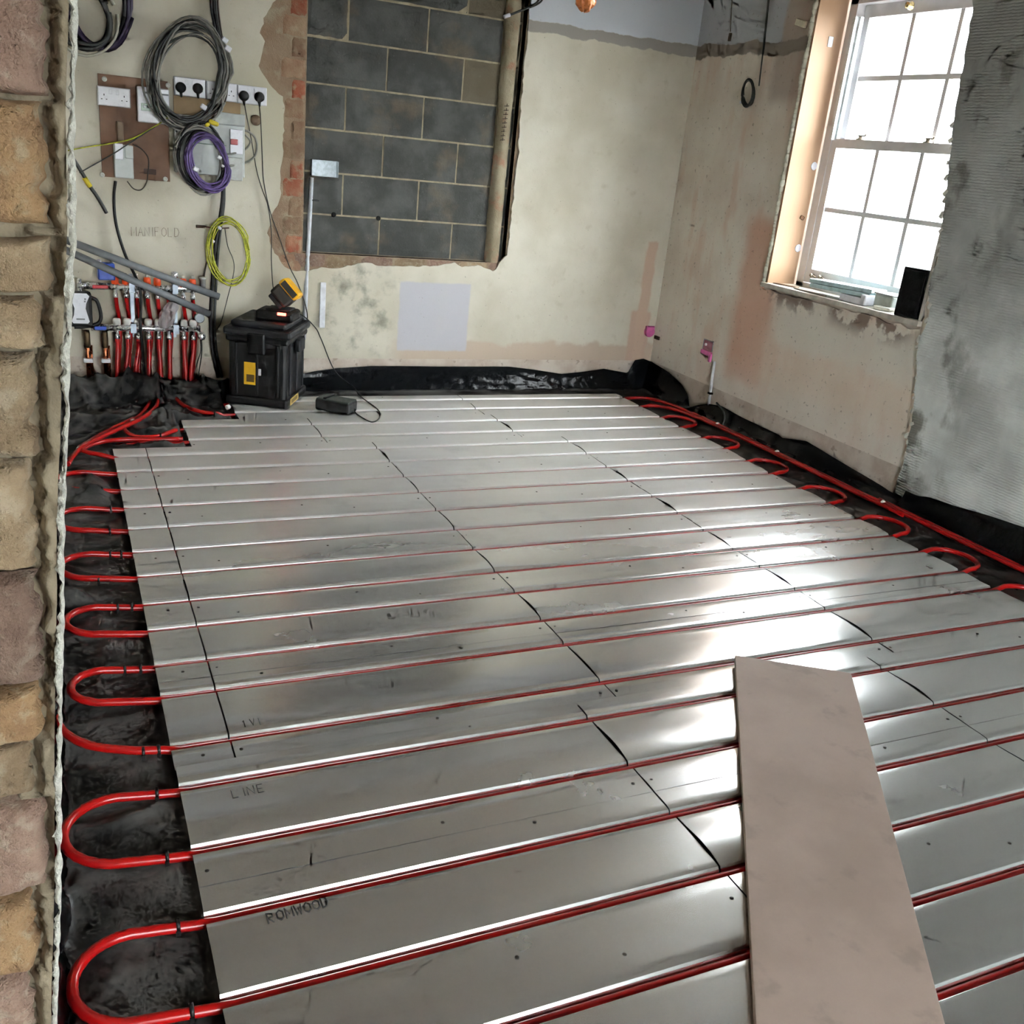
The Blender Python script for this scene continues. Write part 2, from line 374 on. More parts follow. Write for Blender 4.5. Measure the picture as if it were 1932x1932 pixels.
ws = MB(); ws.slab([skin_r, whole], lambda a, b, d: Vector((d, a, b)), .015); ws.build('plaster_skin', MB_RIGHT, wall_right)
gr = MB(); gpoly = ered + [(edge[-1][0]-.01, -.03), (YR, -.03), (YR, H)]
gpoly = [(a, b) for a, b in gpoly]
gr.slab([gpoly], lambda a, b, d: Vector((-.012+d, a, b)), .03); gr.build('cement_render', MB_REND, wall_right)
MB().bb((.004, .004, -.05), (.016, -2.5, .167)).build('baseboard_right', MB_CORE, label='bare strip where the skirting was under the window', kind='structure')
# crumbled white plaster along the render edge
cr = MB()
for i in range(46):
    t = i/45; k = t*(len(ered)-1); p = ered[int(k)]
    if p[1] > 1.75: continue
    s = .008+.010*random.random()
    cr.box((-.006, p[0]+.012*random.random(), p[1]), (.014, s*1.3, s*2.0), rx=random.random(), bev=.003, seg=1)
tag(cr.build('plaster_crumbs', M('white_plaster', (206, 204, 196), .9, bump=.4), wall_right), kind='stuff')

# other walls, ceiling, floor slab
wl = MB().bb((XW-.1, -4.9, -.05), (XW, .02, H)); wl.build('wall_left', MB_BACK, label='cream painted wall on the manifold side', kind='structure')
hw = MB().bb((XH-.1, YR, -.05), (XH, -4.85, H)); hw.build('wall_hall', M('hall_plaster', (200, 192, 176), .85), label='plain plaster wall of the hall behind the opening', kind='structure')
ce = MB().bb((XH-.1, YR-.1, H), (.35, .12, H+.1)); ce.build('ceiling', M('dimmed_ceiling', (146, 136, 122), .9), label='unseen ceiling darkened to dim the upper walls', kind='structure')  # out-of-view ceiling, toned darker so the upper walls get less bounce
GX0, GX1, GZ1 = -3.1, -1.55, 2.10
rr = MB(); rr.slab([[(XH-.1, -.05), (.35, -.05), (.35, H), (XH-.1, H)], [(GX0, .03), (GX1, .03), (GX1, GZ1), (GX0, GZ1)]], lambda a, b, d: Vector((a, YR-d, b)), .12)
rr.build('wall_rear', M('hall_plaster'), label='rear hall wall around the glazed doors', kind='structure')
GLASS = None
def glass():
    global GLASS
    if GLASS: return GLASS
    m = bpy.data.materials.new('window_glass'); m.use_nodes = True; t = m.node_tree; t.nodes.clear()
    o = t.nodes.new('ShaderNodeOutputMaterial'); x = t.nodes.new('ShaderNodeMixShader'); x.inputs[0].default_value = .06
    a = t.nodes.new('ShaderNodeBsdfTransparent'); a.inputs[0].default_value = (.97, .985, .98, 1); b = t.nodes.new('ShaderNodeBsdfGlossy'); b.inputs['Roughness'].default_value = .02
    t.links.new(a.outputs[0], x.inputs[1]); t.links.new(b.outputs[0], x.inputs[2]); t.links.new(x.outputs[0], o.inputs[0])
    GLASS = m; return m
WHITEP = M('white_gloss_paint', (214, 212, 214), .35, var=.05, vs=12)
d2 = thing('door_1', 'glazed double doors in the rear hall wall', 'door', kind='structure')
nd = 2; wd = (GX1-GX0)/nd
for i in range(nd):
    a, b = GX0+wd*i, GX0+wd*(i+1); m = MB(); y0, y1 = YR-.08, YR-.03
    for q in ((a, .03, a+.06, GZ1), (b-.06, .03, b, GZ1), (a+.06, .03, b-.06, .13), (a+.06, GZ1-.08, b-.06, GZ1)): m.bb((q[0], y0, q[1]), (q[2], y1, q[3]))
    m.build('door_leaf', WHITEP, d2); MB().bb((a+.06, YR-.058, .13), (b-.06, YR-.052, GZ1-.08)).build('pane', glass(), d2)
gnd = MB().bb((-45, -45, -.25), (45, 45, -.2)); gnd.build('ground', M('dark_paving', (104, 102, 96), .95), label='grey paved ground outside the house', kind='structure')  # paving darkened so less light bounces onto the upper back wall

# ------------------------------------------------------------------ front brick stub next to the camera
YS = -5.0
def sp(u, v, y=YS): p = onp(u, v, 1, y); return p
ed = [sp(*q) for q in ((151, -60), (147, 0), (140, 200), (143, 420), (133, 640), (130, 760), (122, 960), (120, 1180), (116, 1400), (116, 1640), (107, 1932), (104, 2050))]
st = MB(); pts = rag([(p.x-.004, p.z) for p in ed], .0012, .012, 2)
zt, zb = 2.62, -.05
poly = [(pts[0][0]+.03, zt)] + pts + [(pts[-1][0]-.02, zb), (XH, zb), (XH, zt)]
st.slab([poly], lambda a, b, d: Vector((a, YS+.004+d, b)), .12)
stub = st.build('wall_front', MSMORT, label='rough brick wall end beside the camera', kind='structure')
rows = [(-190, -12, 80, MTANB), (-6, 184, 86, MPINKB), (194, 424, 86, MORNB), (448, 548, 96, MTANB), (558, 652, 76, MTANB), (660, 852, 68, MTANB), (864, 1064, 64, MTANB), (1074, 1276, 76, MPINKB),
        (1284, 1378, 78, MORNB), (1386, 1482, 62, MTANB), (1490, 1660, 88, MPINKB), (1672, 1806, 68, MORNB), (1814, 1960, 62, MPINKB)]
def stubgrid():
    m = MB(); za, zb_ = ed[0].z+.1, ed[-1].z-.1
    ends = []
    for (v0, v1, u1, mt) in rows:
        p0, p1 = sp(u1, v0), sp(u1, v1); ends.append((p0.z+.002, p1.z-.002, (p0.x+p1.x)/2))
    def fn(a, b):
        z = za+(zb_-za)*b
        for i in range(len(ed)-1):
            if ed[i].z >= z >= ed[i+1].z: k = (ed[i].z-z)/(ed[i].z-ed[i+1].z); xe = ed[i].x+(ed[i+1].x-ed[i].x)*k; break
        else: xe = ed[0].x if z > ed[0].z else ed[-1].x
        x = xe-.004-.095*(1-a)
        x1 = xe-.026
        for t_, b_, e_ in ends:
            if t_ >= z >= b_: x1 = e_; break
        k = max(0, min(1, (x-x1-.001+.004*nz(z*70, 3)+.003*nz(z*190, 8))/.005))
        h = -.004+.003*nz(x*60, z*60)+k*(.0150+.0025*nz(x*45, z*45)+.003*nz(x*14, z*14))+.0018*nz(x*120, z*120)+.0014*nz(x*260, z*260)
        return Vector((x, YS-h, z))
    m.grid(fn, 80, 420); return m
stubgrid().build('mortar_face', MSMORT, stub)
# white skim plaster at the arris
we = MB()
def fn(a, b):
    k = b*(len(ed)-1); i = min(int(k), len(ed)-2); p = ed[i].lerp(ed[i+1], k-i); z = p.z; x = p.x
    wdt = .0034+.0022*nz(z*22, 7)+.0024*nz(z*70, 1)+.0018*nz(z*240, 4)
    return Vector((x-wdt*(1-a)+.0012*nz(z*90, a), YS-.0115-.002*math.sin(a*math.pi)+.0016*nz(z*300, a*5)+.001*nz(z*140, a*3), z))
we.grid(fn, 5, 900); we.build('plaster_arris', M('white_skim', (190, 188, 178), .95, var=.2, vs=160, bump=.8, bs=200), stub)
for i, (v0, v1, u1, mt) in enumerate(rows):
    p0, p1 = sp(u1, v0), sp(u1, v1); x1 = (p0.x+p1.x)/2; x0 = x1-.19+.01*nz(i, 1); b = MB()
    zt_, zb_ = p0.z, p1.z
    def fn(a, c, x0=x0, x1=x1, zt_=zt_, zb_=zb_, i=i):
        x = x0+(x1-x0)*a; z = zt_+(zb_-zt_)*c
        e = min(a*20, (1-a)*(16+8*nz(c*5, i)), c*(9+4*nz(a*6, i)), (1-c)*(9+4*nz(a*6, i+3)), 1); rnd = math.sqrt(max(0, 1-(1-e)**2))
        x += (.005*nz(z*60+i, 2)+.003*nz(z*170+i, 5))*max(0, (a-.6)/.4); z += .0025*nz(x*40, i*3)
        return Vector((x, YS+.002-.0150*rnd-.0035*nz(x*30+i*9, z*30)-.0026*nz(x*80, z*80, i)-.0018*nz(x*200, z*200, i), z))
    b.grid(fn, 90, 44); b.build('brick', mt, stub)
# ------------------------------------------------------------------ window_1 (sash window in the right wall)
win = thing('window_1', 'white sliding sash window with twelve panes', 'window', kind='structure')
FY0, FY1 = WY0-.035, WY1+.02
XF = .205                                              # front of the box frame
m = MB()                                               # box frame
m.bb((XF-.02, FY0, WZ0), (XF+.10, FY0-.055, 2.37)).bb((XF-.02, FY1, WZ0), (XF+.10, FY1+.055, 2.37)).bb((XF-.02, FY0, 2.30), (XF+.10, FY1, 2.37)).bb((XF-.02, FY0, WZ0), (XF+.10, FY1, WZ0+.04))
frame = m.build('frame', WHITEP, win)
MB().bb((XF-.035, FY0-.05, 1.64), (XF-.012, FY0-.072, 2.24)).bb((XF-.012, FY0-.055, 1.64), (XF+.01, FY0-.085, 2.24)).build('sash_track', M('upvc_track', (206, 212, 216), .3), win)
def sash(name, x, y0, y1, z0, z1, st, rb, rt, hb):
    s = MB(); d = .04
    s.bb((x, y0, z0), (x+d, y0-st, z1)).bb((x, y1+st, z0), (x+d, y1, z1)).bb((x, y0-st, z0), (x+d, y1+st, z0+rb)).bb((x, y0-st, z1-rt), (x+d, y1+st, z1))
    o = s.build(name, WHITEP, win)
    ga, gb = y0-st, y1+st; w3 = (gb-ga)/3; za, zc = z0+rb, z1-rt
    for i in (1, 2): MB().box((x+d/2, ga+w3*i, (za+zc)/2), (.028, .024, zc-za)).build('glazing_bar', WHITEP, o)
    MB().box((x+d/2, (ga+gb)/2, hb), (.026, abs(gb-ga), .024)).build('glazing_bar', WHITEP, o)
    for i in range(3):
        for (p, q) in ((za, hb-.010), (hb+.010, zc)):
            MB().box((x+d*.55, ga+w3*(i+.5), (p+q)/2), (.004, abs(w3)-.02, q-p)).build('pane', glass(), o)
    return o
lower = sash('lower_sash', XF-.015, FY0-.055, FY1+.055, WZ0+.045, 1.648, .045, .075, .046, 1.284)
upper = sash('upper_sash', XF+.032, FY0-.055, FY1+.055, 1.605, 2.30, .045, .045, .06, 1.95)
BR = M('aged_nickel', (150, 140, 124), .35, metal=.9)
for y in (-1.34, -1.80):
    f = MB().lathe((XF-.0, y, 1.648), (0, 0, 1), [(.022, 0), (.022, .004), (.012, .008), (.010, .016)], 14).box((XF, y-.012, 1.668), (.010, .05, .008), rz=.3, bev=.003).box((XF, y-.036, 1.672), (.012, .012, .012), bev=.004)
    f.build('sash_fastener', BR, lower)
MB().lathe((XF-.02, -1.52, 2.262), (-1, 0, 0), [(.02, 0), (.02, .006), (.012, .02), (.014, .03), (.001, .034)], 14).build('sash_knob', M('brass', (200, 180, 130), .25, metal=1), upper)
for y in (-1.22, -1.29): MB().lathe((XF-.016, y, .93), (-1, .2, 0), [(.008, 0), (.008, .012), (.013, .02), (.001, .03)], 10).box((XF-.025, y-.01, .928), (.008, .04, .008), rx=.3, bev=.003).build('sash_lift', BR, lower)
# reveal lining board, sill, foam bead
tb = NT('bare_plywood_lining')
tb.col(tb.mix(tb.ramp(tb.noise(3, 5, scl=(1, 1, .12)), .35, .65), lin((170, 140, 112)), lin((152, 120, 92)))); tb.rough(.6); tb.bump(tb.noise(30, 5, scl=(4, 4, .4)), .15, .003)
MLIN = tb.m
MB().bb((-.004, WY0, WZ0), (XF-.02, WY0-.018, 2.40)).build('reveal_board', MLIN, win)
MB().bb((-.004, WY1, WZ0), (XF-.02, WY1+.018, 2.40)).build('reveal_board', M('reveal_plaster', (176, 172, 164), .9, bump=.3), win)
MB().bb((-.004, WY0, 2.382), (XF-.02, WY1, 2.40)).build('reveal_board', MLIN, win)
MB().bb((-.028, WY0+.012, WZ0-.006), (XF-.02, WY1-.006, WZ0+.018)).build('window_sill', M('dusty_sill', (188, 182, 170), .6, var=.2, vs=18), win)
fo = MB(); MF = M('expanding_foam', (206, 204, 188), .8, bump=.5, bs=60)
z = WZ0+.01
while z < 2.39:
    r = .010+.008*abs(nz(z*9, 2))+.006*random.random()
    fo.lathe((-.002+.004*nz(z*7, 1), WY0+.012+.010*nz(z*5, 3), z), (.2*nz(z*8, 1), .2*nz(z*8, 2), 1), [(.001, -r*1.5), (r*.7, -r), (r, 0), (r*.8, r), (.001, r*1.5)], 9); z += r*1.5
fo.build('foam_bead', MF, win)
p = rw(1512, 44, -.01); MB().box((-.012, p.y, p.z), (.018, .085, .034), rx=R_(14), bev=.004).build('packing_wedge', M('pale_softwood', (222, 214, 190), .7), win)
MB().box((.11, WY0-.020, 2.115), (.030, .003, .050), bev=.004).build('fixing_plate', M('white_plate', (226, 228, 232), .3), win)
for z, xx in ((1.50, .165), (1.06, .165)): MB().lathe((xx, WY0-.0205, z), (0, 1, 0), [(.020, 0), (.022, .002)], 12).build('filler_patch', M('lilac_filler', (196, 196, 206), .8), win)
MB().box((.150, WY0-.0205, 1.225), (.028, .004, .02), ry=.4, bev=.004).build('knot', M('knot_brown', (110, 74, 48), .7), win)

# things on the sill
SZ = WZ0+.0185
MB().box((.085, -1.60, SZ+.068), (.11, .44, .020), rx=R_(-1.5), rz=R_(3), bev=.003).box((.08, -1.60, SZ+.045), (.10, .42, .022), rx=R_(-1.5), rz=R_(3), bev=.003).build('insulation_offcut', M('pale_blue_foam', (176, 200, 204), .7), label='pale blue foam offcut resting flat on the window sill', cat='insulation')
MB().box((.06, -1.72, SZ+.0168), (.09, .17, .0335), bev=.004).box((.05, -1.80, SZ+.028), (.07, .035, .054), bev=.006).build('carton', M('white_card', (214, 214, 222), .6), label='small white carton under the blue foam on the sill', cat='box')
MB().box((.10, -1.905, SZ+.036), (.11, .12, .07), bev=.008).box((.10, -1.905, SZ+.074), (.118, .128, .008), bev=.003).build('plastic_tub', M('milky_plastic', (196, 206, 202), .35), label='milky plastic tub beside the black box on the sill', cat='tub')
MB().box((.035, -1.935, SZ+.010), (.06, .09, .018), rz=.3, bev=.006).build('wrapping', M('crumpled_white', (220, 218, 208), .9, bump=.6, bs=40), label='crumpled white wrapping in front of the plastic tub', cat='wrapping')
sb = thing('black_case', 'upright black box standing on the near end of the sill', 'box')
MB().box((.055, -2.105, SZ+.115), (.12, .135, .229), rz=R_(12), bev=.006).build('shell', M('black_box', (14, 14, 16), .45), sb)
MB().box((-.009, -2.118, SZ+.115), (.006, .118, .205), rz=R_(12), bev=.002).build('front_panel', M('black_cloth', (9, 9, 11), .95, bump=.4, bs=300), sb)
MB().box((.05, -1.17, SZ+.003), (.03, .16, .005), rz=.25, bev=.001).build('wood_strip', M('brown_strip', (112, 84, 62), .7), label='thin brown wooden strip lying at the far end of the sill', cat='strip')
MB().box((.015, -1.41, SZ+.004), (.02, .26, .007), rz=-.05, bev=.001).build('wood_strip', M('grey_strip', (140, 130, 116), .7), label='grey wooden strip lying along the front of the sill', cat='strip')

# ------------------------------------------------------------------ floor: base, aluminium plates, nails
fb = MB().bb((XH, YR, -.12), (.02, .02, -.030)); 
floor = fb.build('floor', M('insulation_base', (60, 60, 60), .9), label='floor build-up under the aluminium heat plates', kind='structure')
PY = [-.34, -.545, -.79, -1.0, -1.22, -1.425, -1.637, -1.845, -2.067, -2.28, -2.48, -2.69, -2.865, -3.075, -3.24, -3.475, -3.64, -3.857, -4.054, -4.256, -4.463, -4.667, -4.87, -5.07]
def mat_alu():
    t = NT('mill_aluminium'); S = t.xyz(0)
    oi = t.n('ShaderNodeObjectInfo').outputs['Random']
    c = t.mix(t.ramp(t.noise(3, 6, scl=(.35, 1, 1)), .35, .68), (.90, .897, .895), (.79, .788, .785))
    smu = t.math('MULTIPLY', t.ramp(t.noise(4.5, 5), .50, .78), t.ramp(t.noise(1.3, 3), .42, .62))
    c = t.mix(t.math('MULTIPLY', smu, .45), c, (.42, .415, .40))
    c = t.mix(t.math('MULTIPLY', t.ramp(t.noise(90, 2), .72, .74), .6), c, (.85, .85, .84))
    c = t.mix(t.ramp(oi, 0, 1, 0, .22), c, (.70, .70, .70))
    far_tone = t.math('MULTIPLY', t.math('MULTIPLY', t.ramp(S[1], -3.5, -.9), t.ramp(t.math('SUBTRACT', S[0], t.math('MULTIPLY', S[1], .6)), .2, 1.2, 1, .55)), .62)  # duller, more diffuse far plates, standing in for the even reflected light there
    c = t.mix(t.math('MULTIPLY', far_tone, .6), c, (.70, .69, .67))
    t.col(c); t.b.inputs['Metallic'].default_value = 1
    t.l(t.math('SUBTRACT', .86, t.math('MULTIPLY', far_tone, .45)), t.b.inputs['Metallic'])
    r = t.math('ADD', t.ramp(t.noise(2.2, 6, scl=(.3, 1, 1)), .3, .7, .16, .24), t.math('MULTIPLY', far_tone, .36))
    t.rough(t.math('ADD', r, t.math('MULTIPLY', smu, .15))); t.bump(t.math('ADD', t.noise(3.5, 3, scl=(.5, 1, 1)), t.math('MULTIPLY', t.noise(24, 3, scl=(.12, 1, 1)), .05)), .4, .006)
    return t.m
MALU = mat_alu()
def groove(g):
    c = -.0152; r = .0112
    far = [(g+.0190, 0), (g+.0178, -.0006), (g+.0142, -.0060), (g+.0119, -.0135)]
    arc = [(g+r*math.cos(a), c+r*math.sin(a)) for a in (0, -.63, -1.26, -1.88, -2.51, -math.pi)]
    near = [(g-.0118, -.0080), (g-.0140, -.0004), (g-.0152, 0)]
    return far+arc+near
def plate(x0, x1, ya, yb, yf, yn, bulge, lift, seed, tilt=0):
    prof = [(yf, 0, 0)]
    def span(a, b, k, bl): return [(a+(b-a)*i/k, 0, bl*math.sin(math.pi*i/k)*(.25+.95*i/k)) for i in range(1, k)]
    gA, gB = groove(ya), groove(yb)
    prof += span(yf, gA[0][0], 3, .12) + [(p[0], p[1], 0) for p in gA] + span(gA[-1][0], gB[0][0], 12, 1) + [(p[0], p[1], 0) for p in gB] + span(gB[-1][0], yn, 3, .12) + [(yn, 0, 0)]
    nx = max(3, int((x1-x0)/.05)); m = MB(); N = len(prof); vs = []
    for i in range(nx+1):
        t = i/nx; x = x0+(x1-x0)*t
        LL = x1-x0; B = bulge*(.75+.5*nz(x*1.3+seed, seed*.7))+((.45+.55*max(0, math.sin(seed*5)))*(1 if x0 > -3.0 else .25)*math.exp(-t*LL/.13)+.25*max(0, math.sin(seed*3.3))*math.exp(-(1-t)*LL/.13))*.014*(1 if LL > .3 else .3)
        B = min(B, .0105)
        for (y, z, bl) in prof:
            e = max(0, (yf-.012-y))  # flange next to the seams waves a little
            wv = .0016*nz(x*2.3+seed, y*9, seed)
            xx = x
            if x1 > -.5 and i == nx: xx += .03*nz(y*3.1, 4.2)+.012*nz(y*9, 1)
            vs.append((xx, y, z+max(0, B)*bl*1.0+lift+(wv if bl else wv*.3)))
    fs = []; sm = []
    for i in range(nx):
        for j in range(N-1):
            fs.append((i*N+j, (i+1)*N+j, (i+1)*N+j+1, i*N+j+1)); sm.append(prof[j][1] == 0 and prof[j+1][1] == 0)
    k = len(m.v); m.v = [Vector(p) for p in vs]; m.f = fs; m.sm = sm
    o = m.build('aluminium_plate', MALU, floor); return o
XE = -.385
rowsX = {0: [-2.86, -1.50, XE], 1: [-3.145, -2.515, -1.465, XE]}
nb = MB(); nail = []
for r in range(12):
    ia, ib = 2*r, 2*r+1
    yf = PY[ia]+.10 if r == 0 else (PY[ia-1]+PY[ia])/2
    yn = (PY[ib]+PY[ib+1])/2 if ib+1 < len(PY) else PY[ib]-.1
    xs = rowsX.get(r, [-3.483, -3.347, -2.295, -1.238, XE] if r < 8 else [-3.481, -2.425, -1.358, XE])
    for c in range(len(xs)-1):
        sd = r*7.3+c*3.1+.5
        bl = .0026+.0020*math.sin(sd*2.7)
        if xs[c+1]-xs[c] < .3: bl *= .5
        if r >= 8 and c >= 1: bl = .0058
        plate(xs[c]+(.004 if c else 0), xs[c+1]-(.0 if c == len(xs)-2 else .0), PY[ia], PY[ib], yf-.001, yn-.012, max(.0015, bl), .0004*(c % 2)+.0009*((r+1) % 2), sd)
        for t in ((.02, .5, .97) if xs[c+1]-xs[c] > .3 else (.5,)):
            x = xs[c]+(xs[c+1]-xs[c])*t; nail.append((x, yn+.030)); 
            if t == .5: nail.append((x+.2, yf-.03))
for x, y in nail: nb.lathe((x, y, .0008), (0, 0, 1), [(.0045, 0), (.0045, .0006), (.003, .0012), (.0005, .0013)], 8)
tag(nb.build('fixing_nail', M('nail_dark', (70, 66, 62), .45, metal=.8), floor), kind='stuff')
# pencil notes on the plates
def strokes(m, P, ls, r):
    for s_ in ls: m.tube([P(a, b) for a, b in s_], r, 5)
PEN = M('graphite', (60, 58, 58), .8); PENW = M('faint_pencil', (128, 114, 98), .9)
LET = {'M': [[(0, 0), (0, 1), (.4, .3), (.8, 1), (.8, 0)]], 'A': [[(0, 0), (.4, 1), (.8, 0)], [(.15, .4), (.65, .4)]], 'N': [[(0, 0), (0, 1), (.7, 0), (.7, 1)]],
       'I': [[(.2, 0), (.2, 1)]], 'F': [[(0, 0), (0, 1), (.6, 1)], [(0, .55), (.5, .55)]], 'O': [[(.4, 0), (.05, .25), (.05, .75), (.4, 1), (.75, .75), (.75, .25), (.4, 0)]],
       'L': [[(0, 1), (0, 0), (.6, 0)]], 'D': [[(0, 0), (0, 1), (.5, .9), (.7, .5), (.5, .1), (0, 0)]], 'E': [[(.6, 1), (0, 1), (0, 0), (.6, 0)], [(0, .5), (.5, .5)]],
       'R': [[(0, 0), (0, 1), (.6, .85), (.6, .6), (0, .5), (.65, 0)]], 'W': [[(0, 1), (.2, 0), (.4, .7), (.6, 0), (.8, 1)]], '1': [[(.2, 0), (.2, 1), (.05, .8)]], 'V': [[(0, 1), (.3, 0), (.6, 1)]]}
def write(m, txt, P, r, adv=1.05):
    x = 0
    for ch in txt:
        if ch in LET: strokes(m, lambda a, b, x=x: P(x+a, b), LET[ch], r)
        x += adv if ch != 'I' else .55
PLATES = [o for o in bpy.data.objects if o.name.startswith('aluminium_plate')]
from mathutils.bvhtree import BVHTree
PV = []; PF = []
for o in PLATES:
    k = len(PV); PV += [tuple(v.co) for v in o.data.vertices]; PF += [tuple(i+k for i in p.vertices) for p in o.data.polygons]
PB = BVHTree.FromPolygons(PV, PF)
def plate_z(x, y):
    h = PB.ray_cast(Vector((x, y, .5)), Vector((0, 0, -1))); return h[0].z if h[0] else 0
def flat_writing(txt, u0, v0, u1, v1, n, hgt, r, name='pencil_note'):
    a, b = fl(u0, v0, .0016), fl(u1, v1, .0016); d = (b-a)/n; q = Vector((0, 1, 0))*hgt
    def P(x, y):
        p = a+d*x+q*y; return Vector((p.x, p.y, plate_z(p.x, p.y)+.0002))
    m = MB(); write(m, txt, P, r); m.build(name, PEN, floor)
flat_writing('ROMWOOD', 507, 1742, 624, 1708, 7.2, .027, .0016)
flat_writing('LINE', 440, 1506, 505, 1492, 3.6, .030, .0012)
flat_writing('1VI', 460, 1372, 495, 1366, 2.6, .028, .0012)
# ------------------------------------------------------------------ black plastic membrane
def mat_poly():
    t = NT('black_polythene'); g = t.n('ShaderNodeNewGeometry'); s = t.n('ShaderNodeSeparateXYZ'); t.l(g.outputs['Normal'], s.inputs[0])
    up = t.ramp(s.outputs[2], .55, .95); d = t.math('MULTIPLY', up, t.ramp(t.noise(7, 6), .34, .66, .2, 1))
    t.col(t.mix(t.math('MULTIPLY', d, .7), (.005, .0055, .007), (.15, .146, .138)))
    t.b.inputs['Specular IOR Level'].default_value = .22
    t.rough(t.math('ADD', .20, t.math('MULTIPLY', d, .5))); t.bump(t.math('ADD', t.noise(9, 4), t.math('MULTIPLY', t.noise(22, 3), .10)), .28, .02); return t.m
MPOLY = mat_poly()
def wr(x, y, z=0): return .5*nz(x*5, y*5, z)+.3*abs(nz(x*11, y*11, z+3))+.2*nz(x*23, y*23, z)
def crease(x, y, s=0):
    a = 1-abs(nz(x*4.5+.6*y, y*4.5-.4*x, s)); b = 1-abs(nz(x*9-.5*y, y*9+.7*x, s+7)); return a**9+.5*b**9
def interp(tab, t):
    for (a, b), (c, d) in zip(tab, tab[1:]):
        if a <= t <= c: return b+(d-b)*(t-a)/(c-a)
    return tab[0][1] if t < tab[0][0] else tab[-1][1]
MEM = 'black polythene membrane edges'
# along the far wall
topb = [(bw(u, v, -.02).x, bw(u, v, -.02).z) for u, v in ((560, 708), (600, 700), (640, 695), (700, 691), (760, 691), (830, 692), (900, 692), (960, 692), (1010, 698), (1060, 706), (1100, 702), (1140, 696), (1185, 704), (1199, 680), (1215, 677), (1228, 682))]
m = MB()
def fn(a, b):
    x = -2.75+2.742*a
    h = interp(topb, x); L = .40
    if b < .5:
        t = b/.5; y = -.42+.36*t; z = -.022+.010*wr(x, y)+.004*max(0, t-.6)
        return Vector((x, y, max(z, -.0285)))
    t = (b-.5)/.5; k = .028*(1-t)**2
    return Vector((x, -.012-.05*(1-t)**1.5-.020*abs(wr(x*1.2, t, 7))*(1-.6*t), -.016+.02*t*0+(h+.016)*t))
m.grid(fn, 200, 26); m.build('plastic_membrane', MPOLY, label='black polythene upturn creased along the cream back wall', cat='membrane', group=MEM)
# along the right wall, two lengths (cut where the grey render begins)
def right_mem(y0, y1, top, lab, nseg, inner=-.46):
    m = MB()
    def fn(a, b):
        y = y0+(y1-y0)*a; h = interp(top, -y)
        if b < .55:
            t = b/.55; x = inner+(-.07-inner)*t; z = -.024+.008*wr(x, y, 2)+.010*crease(x, y, 5)
            if x < -.36: z = -.0285
            return Vector((x, y, max(z, -.0285)))
        t = (b-.55)/.45
        return Vector((-.020-.055*(1-t)**1.6-.016*abs(wr(y*1.3, t, 5))*(1-.7*t), y, -.016+(h+.016)*t))
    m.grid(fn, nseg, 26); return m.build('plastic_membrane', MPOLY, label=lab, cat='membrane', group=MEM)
topr = sorted([(-rw(u, v, -.025).y, rw(u, v, -.025).z) for u, v in ((1210, 677), (1228, 682), (1262, 703), (1285, 725), (1297, 745), (1300, 768), (1318, 764), (1335, 762), (1360, 766), (1400, 788), (1468, 820), (1475, 826), (1520, 832), (1600, 880), (1660, 915), (1700, 942), (1735, 952))])
right_mem(-.008, -2.40, topr, 'black polythene upturn along the wall under the sash window', 170)
topg = sorted([(-rw(u, v, -.03).y, rw(u, v, -.03).z) for u, v in ((1729, 936), (1750, 938), (1800, 955), (1860, 972), (1932, 996), (2000, 1015))])
right_mem(-2.385, -5.6, topg, 'black polythene upturn along the foot of the grey rendered wall', 150)
# left strip
m = MB()
def fn(a, b):
    y = -.75+(-5.4+.75)*a
    fold = abs(nz(y*6.5, b*1.3, 3))
    if b < .6:
        t = b/.6; x = -3.43-.285*t; z = -.026+.010*wr(x*1.3, y*1.3, 9)+.016*crease(x, y, 2)*(.4+.6*t)
        cover = max(0, 1-abs(y+1.62)/.30)*max(0, min(1, (t-.30)*5)); z += .040*cover
        cov2 = max(0, 1-abs(y+2.62)/.10)*max(0, min(1, (t-.62)*5))+max(0, 1-abs(y+4.30)/.14)*max(0, min(1, (t-.8)*6)); z += .06*cov2
        if x > -3.50: z = -.0285
        return Vector((x, y, max(z, -.0285)))
    t = (b-.6)/.4; k = max(0, nz(y*1.9, 3.3, 1))
    hh = .16+.05*nz(y*2.2, 8)
    x = -3.715-.07*t**.7+.07*k*math.sin(t*math.pi)+.03*wr(y*1.5, t, 3)*(1-t)+.012*(1-min(1, fold*4))
    return Vector((max(x, -3.795), y, -.012+hh*math.sin(min(1, t*1.05)*math.pi/2)))
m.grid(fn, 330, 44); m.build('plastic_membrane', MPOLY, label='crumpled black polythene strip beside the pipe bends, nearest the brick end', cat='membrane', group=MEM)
# bunched sheet under the manifold
m = MB()
def fn(a, b):
    x = -3.79+1.05*a; y = -1.16+1.14*b
    edge = max(0, 1-abs(b-.86)/.16)
    z = -.024+.020*wr(x*.9, y*.9, 12)+.030*crease(x*.8, y*.8, 12)+.13*edge*(.75+.4*nz(x*4, 2, 2)+.30*crease(x*.9, y*.6, 4))*(1 if a < .97 else .6)+.05*max(0, nz(x*3, y*3, 6))*(1-abs(2*b-1))
    if b > .93: z = max(z, .05+.05*nz(x*5, 7))
    y += .03*nz(x*6, y*6, 8)
    if (x > -3.17 and y < -.60) or (x > -2.89 and y < -.20) or (x > -3.50 and y < -1.06): z = -.0285
    return Vector((x, y, max(z, -.0285)))
m.grid(fn, 90, 90); m.build('plastic_membrane', MPOLY, label='heap of black polythene bunched on the floor under the manifold', cat='membrane', group=MEM)

